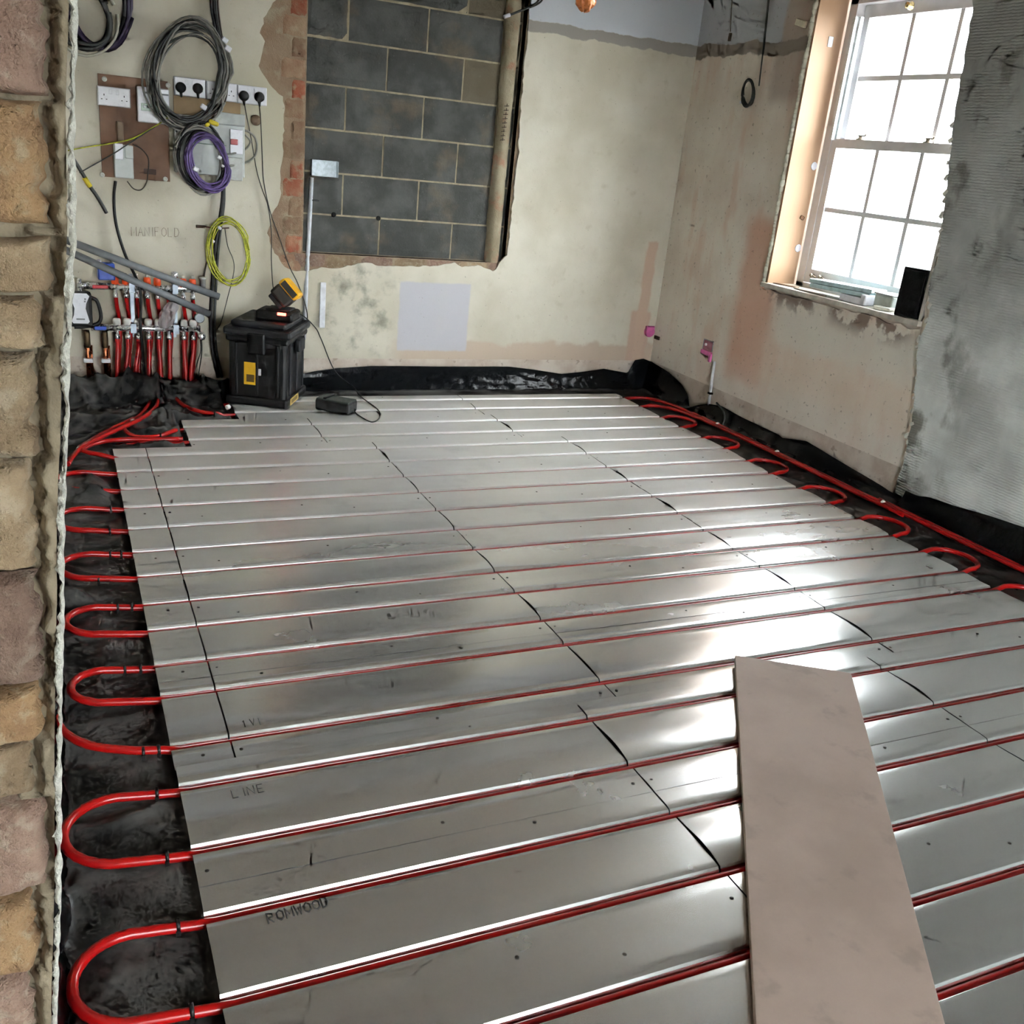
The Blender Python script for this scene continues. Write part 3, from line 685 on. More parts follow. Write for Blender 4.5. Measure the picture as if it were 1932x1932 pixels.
# ------------------------------------------------------------------ red heating pipes
tp = NT('red_pex_pipe'); tp.col(tp.mix(tp.ramp(tp.noise(18, 4), .35, .7), lin((182, 12, 12)), lin((158, 11, 16)))); tp.rough(.28)
MRED = tp.m
MCLIP = M('black_clip', (14, 14, 15), .5); MTIE = M('white_tape', (226, 226, 224), .6)
PR_ = .0104; ZC = -.0150
def arc_l(y0, y1, x, bulge=0):           # left-hand bend from run y0 to run y1
    r = abs(y1-y0)/2; c = (y0+y1)/2; s = 1 if y0 > y1 else -1
    return [(x-(r+bulge)*math.sin(t*math.pi), c+s*r*math.cos(t*math.pi), .004+.004*math.sin(t*math.pi)) for t in [i/14 for i in range(15)]]
def arc_r(y0, y1, x, bulge=0): return [(2*x-p[0], p[1], .002) for p in arc_l(y0, y1, x, bulge)]
XLs, XRs = -3.612, -.33
def circuit(seq, first=None, last=None):
    """seq of run indices, snake from the side given; first/last: extra points before and after"""
    out = list(first or [])
    side = 'L' if first is None or first[-1][0] < -2 else 'R'
    for k, i in enumerate(seq):
        y = PY[i]; a, b = (-3.46, XE-.015) if side == 'L' else (XE-.015, -3.46)
        if k == 0 and first: a = max(a, first[-1][0]+.03) if side == 'L' else a
        seg = [(a+(b-a)*t/10, y, ZC) for t in range(11)]
        out += seg
        side = 'R' if side == 'L' else 'L'
        if k < len(seq)-1:
            y2 = PY[seq[k+1]]
            out += [(XRs, y, -.004)]*0 + (arc_r(y, y2, XRs) if side == 'R' else arc_l(y, y2, XLs))
    return out + list(last or [])
def fpts(l, z=.0): return [tuple(fl(u, v, z)) for u, v in l]
PG = 'red underfloor heating pipe circuits'
def pipe(path, label, clips=(), ties=()):
    m = MB().tube(path, PR_, 10); o = m.build('heating_pipe', MRED, label=label, cat='pipe', group=PG)
    for c in clips:
        c = Vector(c[:3]); MB().lathe(c-Vector((.003, 0, 0)), (1, 0, 0), [(.0106, 0), (.0122, .001), (.0122, .006), (.0106, .007)], 10).box(c+Vector((0, 0, -.011)), (.008, .024, .012)).build('pipe_clip', MCLIP, o)
    for c in ties:
        c = Vector(c); MB().lathe(c, (.7, .5, .1), [(.0108, -.010), (.0128, -.008), (.0128, .008), (.0108, .010)], 10).build('tape_band', MTIE, o)
    return o
lc = lambda i, x: (x, PY[i], .0)
# main snake: runs 4 .. 15
st_ = smooth(fpts([(252, 790), (205, 812), (160, 838), (150, 846), (165, 853), (190, 858)], .012), 5)
end = smooth([(-3.50, PY[15], -.004), (-3.58, PY[15]+.01, .004), (-3.68, PY[15]+.07, .006), (-3.735, PY[15]+.20, .008), (-3.745, -3.0, .010), (-3.745, -2.2, .010), (-3.74, -1.5, .012)], 5)
pipe(circuit(range(4, 16), st_, end), 'long red pipe snaking back and forth through the middle plates',
     [lc(i, x) for i, xs in ((6, (-3.55,)), (7, (-3.53,)), (8, (-3.545,)), (9, (-3.555, -3.52)), (10, (-3.60,)), (11, (-3.555, -3.515)), (13, (-3.56, -3.52)), (15, (-3.545, -3.51))) for x in xs]+[(-.27, PY[i]-.004, .002) for i in (6, 8, 10, 12, 14)])
# near snake: runs 16 .. 21, fed along the render
st2 = [(-.085, -2.3, .006), (-.085, -2.9, .006), (-.088, -3.3, .006), (-.11, -3.5, .004), (-.19, -3.61, .002), (-.28, PY[16], .0)]
pipe(circuit(range(16, 22), smooth(st2, 5)), 'nearest red pipe snake, fed along the foot of the grey render', [lc(i, -3.53) for i in (16, 17, 18, 19)])
# runs 2, 3
st3 = smooth(fpts([(288, 742), (283, 760), (264, 784), (240, 800), (236, 812), (258, 824), (296, 823), (330, 812)], .010), 5)
en3 = smooth(fpts([(345, 828), (300, 829), (240, 829), (190, 834), (150, 850), (126, 872)], .008), 5)
pipe(circuit((2, 3), st3, en3), 'red pipe curling over itself before the second row of plates', [tuple(fl(303, 822, .01))], [fl(287, 745, .014), fl(250, 795, .014), fl(150, 848, .012)])
# runs 0 and 1, turning along the window wall
st4 = smooth(fpts([(338, 736), (370, 742), (405, 750)], .008), 4)
right0 = smooth([(-.37, PY[0], -.004), (-.27, PY[0]-.02, .004), (-.19, PY[0]-.10, .006), (-.14, -.62, .006), (-.118, -.95, .006), (-.112, -1.8, .006), (-.11, -2.6, .006), (-.11, -5.4, .006)], 5)
pipe(circuit((0,), st4, right0), 'red pipe from the farthest groove, running along the window wall', (), [fl(360, 738, .012), (-.118, -1.0, .008), (-.112, -1.55, .008), (-.11, -2.35, .008)])
st5 = smooth(fpts([(325, 742), (345, 764), (380, 777), (412, 780)], .008), 4)
right1 = smooth([(-.37, PY[1], -.004), (-.29, PY[1]-.01, .004), (-.21, PY[1]-.10, .006), (-.165, -.82, .006), (-.14, -1.1, .006), (-.134, -1.8, .006), (-.134, -2.25, .005), (-.128, -2.5, .004)], 5)
pipe(circuit((1,), st5, right1), 'red pipe from the second groove, running beside the window-wall pipe', [tuple(fl(405, 780, .01))], [fl(430, 768, .012)])
# return from the manifold towards the near end
bnd = smooth(fpts([(300, 748), (292, 770), (262, 792), (205, 818), (160, 840), (140, 858), (128, 876)], .02), 5)
pipe(bnd, 'short red return pipe tied beside the curled pipe at the manifold')

# ------------------------------------------------------------------ board lying on the plates
tw = NT('grey_beige_hardboard')
c = tw.mix(tw.ramp(tw.noise(3.5, 6), .35, .68), lin((184, 163, 151)), lin((170, 149, 137)))
c = tw.mix(tw.math('MULTIPLY', tw.ramp(tw.noise(9, 6), .56, .68), .5), c, lin((150, 134, 124)))
tw.col(c); tw.rough(.7); tw.bump(tw.noise(80, 4), .1, .002)
A, B = Vector((-1.826, -3.480)), Vector((-1.528, -3.668)); Cc, D = Vector((-2.623, -4.618)), Vector((-2.288, -4.734))
dl, dr = (Cc-A).normalized(), (D-B).normalized(); Cc, D = A+dl*1.95, B+dr*1.95
q = [A, B, D, Cc]; zb, zt = .0120, .0280
m = MB().add([(p.x, p.y, zb) for p in q]+[(p.x, p.y, zt) for p in q], [(3, 2, 1, 0), (4, 5, 6, 7), (0, 1, 5, 4), (1, 2, 6, 5), (2, 3, 7, 6), (3, 0, 4, 7)])
bd = m.build('wooden_board', tw.m, label='long beige board laid across the aluminium plates as a walkway', cat='board')
bv = bd.modifiers.new('edge', 'BEVEL'); bv.width = .0015; bv.segments = 2
# ------------------------------------------------------------------ electrics on the far wall
def W(u, v, d=.02): return bw(u, v, -d)
BLK = M('black_rubber', (16, 16, 17), .55); GRYC = M('grey_cable', (120, 118, 112), .5, var=.2, vs=14); DGR = M('dark_grey_cable', (52, 54, 52), .5)
PUR = M('purple_cable', (92, 72, 128), .5, var=.25, vs=40); YGR = M('yellow_green_cable', (170, 172, 40), .45, var=.35, vs=50)
WPL = M('white_plastic', (216, 216, 224), .3, var=.03); GPL = M('grey_plastic', (176, 180, 178), .4, var=.05)
HB = M('brown_backboard', (118, 84, 62), .6, var=.18, vs=8); HB2 = M('tan_backboard', (150, 126, 94), .7, var=.15, vs=8)
def panel(m, u0, v0, u1, v1, d0, d1, bev=.003):
    """upright box on the far wall between two pixels, from depth d0 to d1 in front of it"""
    a, b = W(u0, v0, d1), W(u1, v1, d1); m.bb((a.x, -d1, a.z), (b.x, -d0, b.z), bev=bev); return m
bk = panel(MB(), 184, 138, 321, 343, .0, .014, .001).build('backboard', HB, label='dark brown wooden backboard behind the leftmost socket', cat='board')
for u, v in ((197, 149), (193, 330), (312, 338), (317, 161)):
    p = W(u, v, .014); MB().lathe((p.x, -.014, p.z), (0, -1, 0), [(.012, 0), (.012, .002), (.004, .003), (.003, .001)], 14).build('washer', M('white_washer', (214, 214, 208), .4), bk)
MB().bb((-3.075, -.014, 1.40), (-2.745, 0, 1.585), bev=.001).build('backboard', HB2, label='tan wooden backboard behind the row of sockets', cat='board')
SG = 'double sockets on the far wall'
def socket(x, z, lab, rz=0):
    t = thing('wall_socket', lab, 'socket', SG); y0 = -.014
    MB().box((x, y0-.012, z), (.152, .024, .088), bev=.003).build('pattress_box', WPL, t)
    f = MB().box((x, y0-.028, z), (.146, .009, .084), bev=.003).build('face_plate', WPL, t)
    for s in (-1, 1):
        MB().box((x+s*.016, y0-.0335, z+.022), (.014, .004, .022), bev=.0015).build('rocker', WPL, f)
        h = MB(); dk = M('slot_dark', (20, 20, 20), .8)
        for dx, dz, wx, wz in ((0, .010, .004, .009), (-.011, -.010, .007, .0035), (.011, -.010, .007, .0035)): h.box((x+s*.046+dx, y0-.0328, z+dz-.004), (wx, .0008, wz))
        h.build('pin_slots', dk, f)
    return t
s1 = W(215, 183, .03); socket(s1.x, s1.z, 'white double socket with nothing plugged in, on the brown board')
s2 = W(358, 165, .03); socket(s2.x, s2.z, 'white double socket inside the big grey cable coil')
s3 = W(418, 173, .03); socket(s3.x, s3.z, 'white double socket half hidden by the hanging cables')
s4 = W(475, 180, .03); socket(s4.x, s4.z, 'white double socket at the end of the row, with two plugs')
def plug(u, v, lab):
    p = W(u, v, .05); t = thing('mains_plug', lab, 'plug', 'black plugs in the sockets')
    MB().lathe((p.x, -.047, p.z), (0, -1, 0), [(.024, 0), (.0255, .004), (.0245, .018), (.018, .024), (.002, .025)], 18).build('body', BLK, t)
    MB().tube([(p.x, -.055, p.z-.018), (p.x+.001, -.056, p.z-.034), (p.x+.002, -.056, p.z-.046)], [.009, .006, .004], 8).build('strain_relief', BLK, t); return p
plug(341, 165, 'black plug nearest the bright washer, inside the coil'); plug(373, 167, 'black plug beside the hanging cables, inside the coil')
pa = plug(460, 181, 'black plug left of the last socket, with a cord down to the charger'); pb = plug(489, 183, 'black plug at the very end of the socket row')
# white timer box
tm = thing('timer_box', 'white timer box with a dark display on the brown board', 'timer')
panel(MB(), 258, 162, 321, 236, .014, .060, .006).build('casing', WPL, tm)
panel(MB(), 266, 194, 320, 214, .060, .064, .002).build('display_panel', M('pale_green_panel', (166, 184, 172), .3), tm)
panel(MB(), 270, 198, 286, 205, .064, .066, .001).build('display', M('lcd_dark', (60, 70, 62), .25), tm); panel(MB(), 287, 198, 290, 205, .064, .067, .001).build('button', M('white_button', (236, 236, 232), .3), tm)
panel(MB(), 270, 176, 318, 178, .060, .0606, 0).build('printed_line', M('print_grey', (120, 122, 126), .5), tm)
# consumer unit
cu = thing('consumer_unit', 'grey plastic fuse box with a red switch behind the purple coil', 'fuse box')
panel(MB(), 328, 214, 462, 336, .0, .075, .006).build('casing', GPL, cu)
panel(MB(), 404, 210, 463, 240, .075, .092, .006).build('top_cover', M('grey_cover', (160, 164, 162), .4), cu)
panel(MB(), 434, 243, 458, 292, .075, .088, .003).build('switch_cover', WPL, cu)
sw = panel(MB(), 435, 262, 449, 274, .088, .096, .002).build('main_switch', M('red_switch', (150, 26, 30), .35), cu)
panel(MB(), 360, 268, 428, 276, .075, .082, .002).build('breaker_strip', M('green_strip', (120, 140, 128), .4), cu)
panel(MB(), 430, 296, 458, 342, .075, .083, .003).build('lower_cover', M('clear_grey', (148, 148, 142), .25), cu)
p = W(333, 248, .076); MB().lathe((p.x, -.075, p.z), (0, -1, 0), [(.005, 0), (.005, .002), (.001, .003)], 10).build('screw', BLK, cu)
# fused spur box
fs_ = thing('junction_box', 'grey rectangular junction box low on the brown board', 'junction box')
panel(MB(), 214, 272, 253, 338, .014, .065, .005).build('casing', GPL, fs_); panel(MB(), 216, 270, 233, 302, .065, .072, .003).build('cable_clamp', WPL, fs_)
panel(MB(), 235, 274, 252, 300, .065, .070, .003).build('lid', GPL, fs_)
panel(MB(), 220, 228, 234, 268, .014, .034, .006).build('conduit_stub', M('tan_conduit', (118, 98, 78), .5), fs_)
panel(MB(), 272, 318, 295, 330, .014, .024, .002).build('terminal_block', M('brown_block', (78, 54, 44), .6), label='small brown terminal block on the brown board', cat='terminal')
p = W(483, 227, .006); MB().lathe((p.x, 0, p.z), (0, -1, 0), [(.027, 0), (.027, .006), (.024, .009), (.003, .010)], 20).build('blanking_disc', M('bronze_disc', (112, 92, 74), .45, metal=.5), label='round brown blanking disc on the wall under the plugs', cat='disc')

# ------------------------------------------------------------------ cables
def cable(name, pts, r, mat, label, cat='cable', group=None, k=6, n=8):
    P = [W(u, v, d) for u, v, d in pts]
    return MB().tube(smooth(P, k), r, n).build(name, mat, label=label, cat=cat, group=group)
def coil_path(u0, v0, rx, rz, turns, jit, d, seed, tilt=0, drop=0, start=0):
    c = W(u0, v0, d); rnd = random.Random(seed); P = []; n = 30
    for k in range(turns):
        ja, jb, jc, jd = (rnd.uniform(-jit, jit) for _ in range(4)); jy = rnd.uniform(-.5, .5)*jit*2
        for i in range(n):
            a = 2*math.pi*i/n+start; wob = 1+.03*math.sin(3*a+seed+k)
            x = (rx+ja)*math.cos(a)*wob; z = (rz+jb)*math.sin(a)*wob
            P.append(c+Vector((x*math.cos(tilt)-z*math.sin(tilt)+jc*.5, -abs(jy)-.012*math.sin(a+k), x*math.sin(tilt)+z*math.cos(tilt)+jd*.5)))
    for i in range(2, len(P)-2):
        if i % n in (0, 1, n-1): P[i] = (P[i-2]+P[i-1]+P[i]+P[i+1]+P[i+2])/5
    return P
def coil(name, label, parts, ties=(), group='coiled cables hanging on the walls'):
    t = thing(name, label, 'cable coil', group)
    for nm, mat, r, a in parts: MB().tube(coil_path(*a), r, 7).build(nm, mat, t)
    for u, v, d, w_, mt in ties:
        p = W(u, v, d); MB().box(p, (w_, .03, w_*.8), ry=.5, bev=.005).build('tape_tag', mt, t)
    return t
coil('cable_coil', 'large loop of grey cables hanging in front of the sockets', [('cable_loop', GRYC, .0055, (356, 143, .170, .232, 9, .030, .11, 3, R_(-16))), ('dark_loop', DGR, .0055, (356, 145, .165, .225, 6, .03, .115, 8, R_(-16)))],
     [(424, 76, .12, .030, WPL), (430, 92, .12, .032, WPL), (384, 202, .14, .030, WPL)])
for u, v, rz in ((312, 110, .7), (418, 152, -.1)):
    pass
coil('cable_coil', 'black and grey cables coiled round a purple bundle in front of the fuse box', [('black_loop', BLK, .0065, (380, 301, .108, .160, 6, .022, .12, 5, R_(12))), ('grey_loop', GRYC, .0055, (376, 301, .118, .158, 4, .014, .13, 11, R_(10))), ('purple_loop', PUR, .005, (392, 306, .086, .126, 11, .022, .14, 6, R_(16)))],
     [(369, 319, .16, .028, WPL), (414, 297, .16, .022, WPL), (420, 313, .16, .016, WPL)])
MB().box(W(403, 232, .13), (.05, .03, .022), ry=.3, bev=.008).box(W(391, 235, .135), (.026, .03, .02), ry=-.3, bev=.008).build('tape_wrap', M('yellow_tape', (206, 186, 40), .5), label='yellow insulating tape round the cables above the purple coil', cat='tape')
coil('cable_coil', 'thin yellow and green earth cable coil on the bare wall', [('earth_loop', YGR, .0036, (433, 476, .110, .164, 6, .022, .05, 9, R_(6)))], [(414, 430, .06, .02, WPL), (401, 455, .06, .02, WPL)])
coil('cable_coil', 'reel of black cable with a pale rim, half behind the brick end', [('black_loop', DGR, .011, (152, 22, .125, .155, 4, .014, .06, 14, R_(20))), ('rim_loop', M('pale_cable', (168, 164, 150), .5), .007, (152, 24, .155, .185, 1, .0, .075, 15, R_(20)))])
coil('cable_coil', 'dark purple cable ring hanging beside the black reel', [('ring_loop', M('deep_purple', (40, 26, 58), .5), .012, (186, 4, .135, .205, 4, .014, .04, 16, R_(-4))), ('black_loop', BLK, .010, (184, 2, .125, .19, 2, .008, .05, 17, R_(-4)))])
# trunk of vertical cables
VG = 'cables hanging down the far wall'
for i, (du, mat, r, lab) in enumerate(((-5, BLK, .006, 'thick black cable on the outer side of the hanging trunk'), (0, BLK, .0065, 'thick black cable in the middle of the hanging trunk'), (4, DGR, .006, 'dark grey cable in the hanging trunk'), (8, M('brown_cable', (58, 46, 38), .55), .005, 'brownish cable at the inner side of the hanging trunk'))):
    cable('hanging_cable', [(402+du, -20, .03), (404+du, 20, .03), (410+du*.8, 55, .04), (416+du, 100, .05), (421+du, 160, .07), (412+du, 200, .11), (383+du*.5, 225, .12), (376+du*.4, 245, .13)], r, mat, lab, group=VG)
for i, (du, mat, r, lab) in enumerate(((0, BLK, .010, 'stout black cable dropping from the fuse box to the floor'), (7, DGR, .007, 'dark grey cable dropping beside the stout black one'))):
    cable('hanging_cable', [(420+du*.3, 300, .05), (421+du*.3, 345, .03), (419+du*.5, 385, .025), (413+du*.6, 425, .03), (405+du, 470, .03), (401+du, 530, .03), (398+du, 600, .03), (401+du, 660, .03), (412+du, 712, .03)], r, mat, lab, group=VG)
cable('hanging_cable', [(408, 425, .02), (399, 450, .02), (394, 480, .02), (386, 515, .03), (384, 545, .05)], .004, M('brown_cable'), 'thin brown cable from the trunk down to the manifold end', group=VG)
cable('hanging_cable', [(424, 430, .02), (430, 465, .02), (440, 490, .02), (441, 515, .02), (430, 560, .02), (418, 605, .02), (410, 622, .02)], .0022, DGR, 'very thin dark wire looping under the earth coil', group=VG)
cable('hanging_cable', [(218, 342, .05), (215, 370, .03), (217, 410, .03), (226, 450, .03), (240, 490, .05), (258, 527, .12), (266, 560, .14), (265, 610, .15), (268, 650, .13), (272, 705, .10)], .0075, BLK, 'black cable curving from the junction box across the manifold', group=VG)
cable('hanging_cable', [(240, 342, .04), (252, 356, .03), (266, 358, .03), (276, 345, .03), (279, 328, .03), (280, 300, .03), (268, 282, .03), (250, 272, .04)], .003, M('brown_cable'), 'thin brown wire looping below the junction box', group=VG)
ca = [(461, 192, .05), (464, 212, .03), (474, 262, .02), (484, 320, .02), (494, 355, .02), (506, 390, .02), (512, 440, .02), (512, 490, .03), (515, 540, .10), (522, 578, .20)]
cable('mains_lead', ca, .0026, BLK, 'thin black cord from the plug to the charger, nearer the manifold', group='black cords from the plugs')
cb = [(489, 196, .05), (492, 230, .02), (495, 300, .02), (498, 345, .02), (510, 400, .02), (526, 445, .02), (545, 500, .02), (562, 535, .02), (576, 575, .04), (580, 600, .12), (575, 606, .2)]
cable('mains_lead', cb, .0026, BLK, 'thin black cord passing beside the white conduit to the tool box', group='black cords from the plugs')
cable('loop_cable', [(459, 246, .06), (468, 248, .05), (480, 258, .04), (485, 275, .04), (480, 295, .04), (460, 308, .06), (430, 314, .09)], .0055, GRYC, 'outer grey cable loop at the side of the fuse box', group='grey loops beside the fuse box')
cable('loop_cable', [(460, 252, .06), (470, 262, .04), (472, 270, .04), (462, 282, .06), (440, 290, .09), (424, 292, .10)], .005, GRYC, 'inner grey cable loop at the side of the fuse box', group='grey loops beside the fuse box')
cable('earth_wire', [(128, 284, .10), (160, 278, .10), (200, 272, .09), (248, 262, .08), (290, 240, .08), (320, 220, .09)], .0032, YGR, 'yellow and green earth wire stretched across the brown board')
cable('dark_wire', [(150, 326, .09), (175, 312, .08), (214, 290, .075), (240, 273, .08), (300, 234, .08)], .003, DGR, 'dark wire crossing the junction box')
cable('cable_tail', [(136, 296, .06), (150, 318, .06), (162, 338, .06), (172, 355, .05), (180, 366, .05), (190, 382, .04), (201, 402, .03)], .009, DGR, 'dark cable tail ending in the air beside the brick end')
MB().tube([W(159, 335, .06), W(170, 352, .05)], .0125, 10).build('tape_wrap', M('yellow_tape'), label='yellow tape wrapped round the dark cable tail', cat='tape')
for i, (a, b, lab) in enumerate((((120, 451), (413, 560), 'upper grey conduit slanting across the manifold'), ((120, 470), (396, 593), 'lower grey conduit slanting across the manifold'))):
    P, Q = W(*a, .22-.05*i), W(*b, .16-.0*i); MB().tube([P, P.lerp(Q, .5)+Vector((0, 0, -.004)), Q], .0185, 14).build('grey_conduit', M('grey_conduit', (116, 120, 124), .45, var=.08), label=lab, cat='conduit', group='grey conduits in front of the manifold')
# pencilled word on the wall and a cable clip
m = MB(); a, b = W(248, 445, .0), W(343, 447, .0); d = (b-a)/8.0
write(m, 'MANIFOLD', lambda x, y: a+d*x+Vector((0, -.0008, y*.046)), .0013); m.build('pencil_note', PENW, wall_back)
MB().bb(tuple(W(372, 430, .03)), tuple(W(385, 425, .0))).tube([W(384, 427, .03), W(404, 431, .045), W(432, 430, .03)], .004, 6).build('cable_hook', M('rusty_iron', (88, 62, 50), .8), label='rusty hook holding the cable trunk above the earth coil', cat='hook')

# ------------------------------------------------------------------ white conduit and metal box on the blocks
cn = thing('conduit_run', 'white conduit rising to a metal box on the concrete blocks', 'conduit')
P, Q, Rr = bw(592, 336, -.012), bw(584, 470, -.012), bw(573, 640, -.02)
Ptop = bw(592, 336, .05)
MB().tube([Vector((P.x, .040, P.z)), Vector((P.x, .040, P.z)).lerp(Rr, .36), Vector((P.x, .036, P.z)).lerp(Vector((Rr.x, -.016, Rr.z)), .56), Rr], .0125, 4).build('trunking', M('white_upvc', (218, 220, 228), .35), cn)
MB().box(bw(595, 378, .03), (.034, .030, .008)).build('saddle_clip', BLK, cn)
bx = bw(613, 318, .03); gal = M('galvanised', (178, 186, 192), .35, metal=.8, var=.15, vs=60)
m = MB(); w2, h2 = .074, .042
m.bb((bx.x-w2, .056, bx.z-h2), (bx.x+w2, .058, bx.z+h2)).bb((bx.x-w2, .02, bx.z-h2), (bx.x-w2+.002, .058, bx.z+h2)).bb((bx.x+w2-.002, .02, bx.z-h2), (bx.x+w2, .058, bx.z+h2)).bb((bx.x-w2, .02, bx.z-h2), (bx.x+w2, .058, bx.z-h2+.002)).bb((bx.x-w2, .02, bx.z+h2-.002), (bx.x+w2, .058, bx.z+h2))
m.build('metal_box', gal, cn)
MB().bb(tuple(W(605, 533, .012)), tuple(W(612, 618, .0)), bev=.002).build('trunking', M('white_trunking', (214, 216, 222), .5), label='short white trunking strip screwed to the stained wall', cat='trunking')

# ------------------------------------------------------------------ corner boxes, right-wall cables, pendant
PINK = M('pink_plastic', (206, 96, 158), .45)
p = W(1224, 625, .0); pk = thing('back_box', 'round pink back box in the wall corner', 'back box')
MB().lathe((p.x, -.012, p.z), (0, 1, 0), [(.034, -.010), (.037, -.004), (.037, .012)], 22).box((p.x, -.010, p.z+.02), (.066, .022, .034), bev=.006).build('cup', PINK, pk)
MB().box((p.x-.0, -.024, p.z+.036), (.05, .004, .010), bev=.002).build('lid_rim', M('pink_dark', (150, 60, 112), .5), pk)
MB().bb((-.012, -.02, p.z-.045), (0, -.075, p.z-.022), bev=.002).build('wall_plug', M('burnt_wood', (84, 70, 56), .8), label='short dark wooden plug in the corner beside the pink box', cat='plug')
q_ = rw(1336, 654, -.0); sbx = thing('back_box', 'square metal back box with pink lining under the window side', 'back box')
y, z = q_.y, q_.z; hw_, hh = .052, .040; m = MB()
m.bb((-.004, y-hw_, z-hh), (.012, y-hw_+.004, z+hh)).bb((-.004, y+hw_-.004, z-hh), (.012, y+hw_, z+hh)).bb((-.004, y-hw_, z-hh), (.012, y+hw_, z-hh+.004)).bb((-.004, y-hw_, z+hh-.004), (.012, y+hw_, z+hh))
m.build('box_sides', gal, sbx); MB().bb((-.0015, y-hw_, z-hh), (.001, y+hw_, z+hh)).build('box_back', M('dull_pink', (150, 96, 112), .6), sbx)
MB().bb((-.012, y-hw_-.004, z-hh-.012), (.0, y+hw_+.004, z-hh+.014), bev=.003).box((-.010, y-hw_, z-hh-.02), (.016, .022, .05), bev=.004).build('pink_bracket', PINK, sbx)
MB().lathe((-.002, y+.02, z+.01), (-1, 0, 0), [(.009, 0), (.009, .006), (.002, .007)], 10).build('screw_lug', WPL, sbx)
c0 = rw(1347, 688, -.014); c1 = rw(1337, 764, -.016)
m = MB().tube([c0+Vector((0, 0, .02)), c0.lerp(c1, .5), c1], .009, 10); cx = m.build('conduit_drop', M('white_upvc'), label='white conduit dropping from the square back box to the skirting', cat='conduit')
MB().box(rw(1340, 742, -.018), (.022, .03, .012), bev=.002).build('saddle_clip', BLK, cx)
MB().tube(smooth([rw(1352, 760, -.03), rw(1364, 775, -.06), rw(1367, 790, -.07), rw(1362, 806, -.08)], 5), .006, 8).build('cable_tail', DGR, label='dark cable tail bent over the membrane by the conduit drop', cat='cable')
# coil on the right wall
cl = thing('cable_coil', 'small dark cable coil hanging on the wall beside the window', 'cable coil', 'coiled cables hanging on the walls')
cc = rw(1413, 176, -.03); rnd = random.Random(4); P = []
for k in range(5):
    a1, a2 = rnd.uniform(-.006, .006), rnd.uniform(-.008, .008)
    for i in range(24):
        a = 2*math.pi*i/24; yy, zz = (.055+a1)*math.cos(a), (.070+a2)*math.sin(a)
        P.append(cc+Vector((-.006*math.sin(a+k)-.003*k, yy*math.cos(.5)-zz*math.sin(-.35), yy*math.sin(-.5)*.4+zz)))
MB().tube(P, .004, 6).build('cable_loop', DGR, cl)
MB().tube(smooth([rw(1432, 162, -.03), rw(1438, 110, -.02), rw(1440, 95, -.02), rw(1446, 40, -.02), rw(1452, -20, -.02), rw(1458, -80, -.02)], 5), [.004 if i < 8 else .006 for i in range(26)], 7).build('cable_drop', DGR, cl)
MB().box(rw(1398, 193, -.035), (.012, .016, .014), bev=.003).build('end_cap', WPL, cl)
MB().tube(smooth([rw(1384, -80, -.012), rw(1381, 0, -.012), rw(1378, 60, -.012)], 4), .0028, 6).box(rw(1377, 70, -.012), (.014, .016, .045), bev=.003).build('cable_drop', M('thin_brown', (88, 78, 62), .6), label='thin straight wire ending in a brown clip above the rail line', cat='wire')
# foil wrapped pendant
pc = onp(1105, -4, 1, -1.35); m = MB()
def fn(a, b):
    th = a*2*math.pi; ph = b*math.pi; r = .046*(1+.22*nz(math.cos(th)*2+3, math.sin(th)*2, b*4)+.10*nz(a*14, b*9))
    return pc+Vector((r*math.sin(ph)*math.cos(th), r*math.sin(ph)*math.sin(th), r*1.15*math.cos(ph)))
pn = thing('pendant_lamp', 'ceiling pendant wrapped in crumpled orange foil', 'lamp')
m.grid(fn, 18, 12, False); m.build('foil_wrap', M('orange_foil', (214, 128, 70), .3, metal=.25, coat=.3), pn)
MB().tube([pc+Vector((0, 0, .05)), Vector((pc.x, pc.y, H))], .004, 8).build('flex', BLK, pn)
# loose cable end near the top of the blocks
lcb = thing('cable_tail', 'loose dark cables with a white taped end by the jamb', 'cable')
MB().tube(smooth([bw(960, 29, -.06), bw(985, 19, -.06), bw(1005, 10, -.05), bw(1016, 0, -.04), bw(1026, -30, -.03)], 5), .006, 8).tube(smooth([bw(1000, 14, -.06), bw(1014, 8, -.05), bw(1024, -2, -.05), bw(1032, -30, -.03)], 5), .005, 8).build('cores', DGR, lcb)
MB().tube([bw(951, 32, -.06), bw(962, 28, -.06)], .010, 8).build('taped_end', WPL, lcb)
# ------------------------------------------------------------------ manifold
CHR = M('polished_steel', (224, 226, 228), .28, metal=.8, var=.04); BRS = M('dull_brass', (168, 140, 96), .35, metal=.9); COP = M('copper', (186, 112, 78), .3, metal=1)
ORG = M('orange_cap', (232, 78, 24), .4); CAPW = M('white_cap', (222, 220, 216), .4); BLUE = M('blue_plastic', (24, 66, 168), .4)
DM = .085
mf = thing('manifold', 'underfloor heating manifold with two steel bars and red pipes', 'manifold')
ports = [219, 239, 259, 279, 298, 318, 346, 364]
UZ = W(280, 543, DM).z; LZ = W(280, 619, DM).z
X = lambda u: W(u, 580, DM).x
def hex_(c, ax, r, h): return MB().lathe(c, ax, [(r*.9, 0), (r, h*.1), (r, h*.9), (r*.9, h)], 6)
MB().cyl((X(165), -DM, UZ), (X(385), -DM, UZ), .0175, 20).build('flow_bar', CHR, mf)
MB().cyl((X(170), -DM, LZ), (X(377), -DM, LZ), .0175, 20).build('return_bar', CHR, mf)
tails = [(0, -4), (0, -8), (2, -10), (0, -2), (0, 2), (0, -1), (-4, 2), (2, -8)]
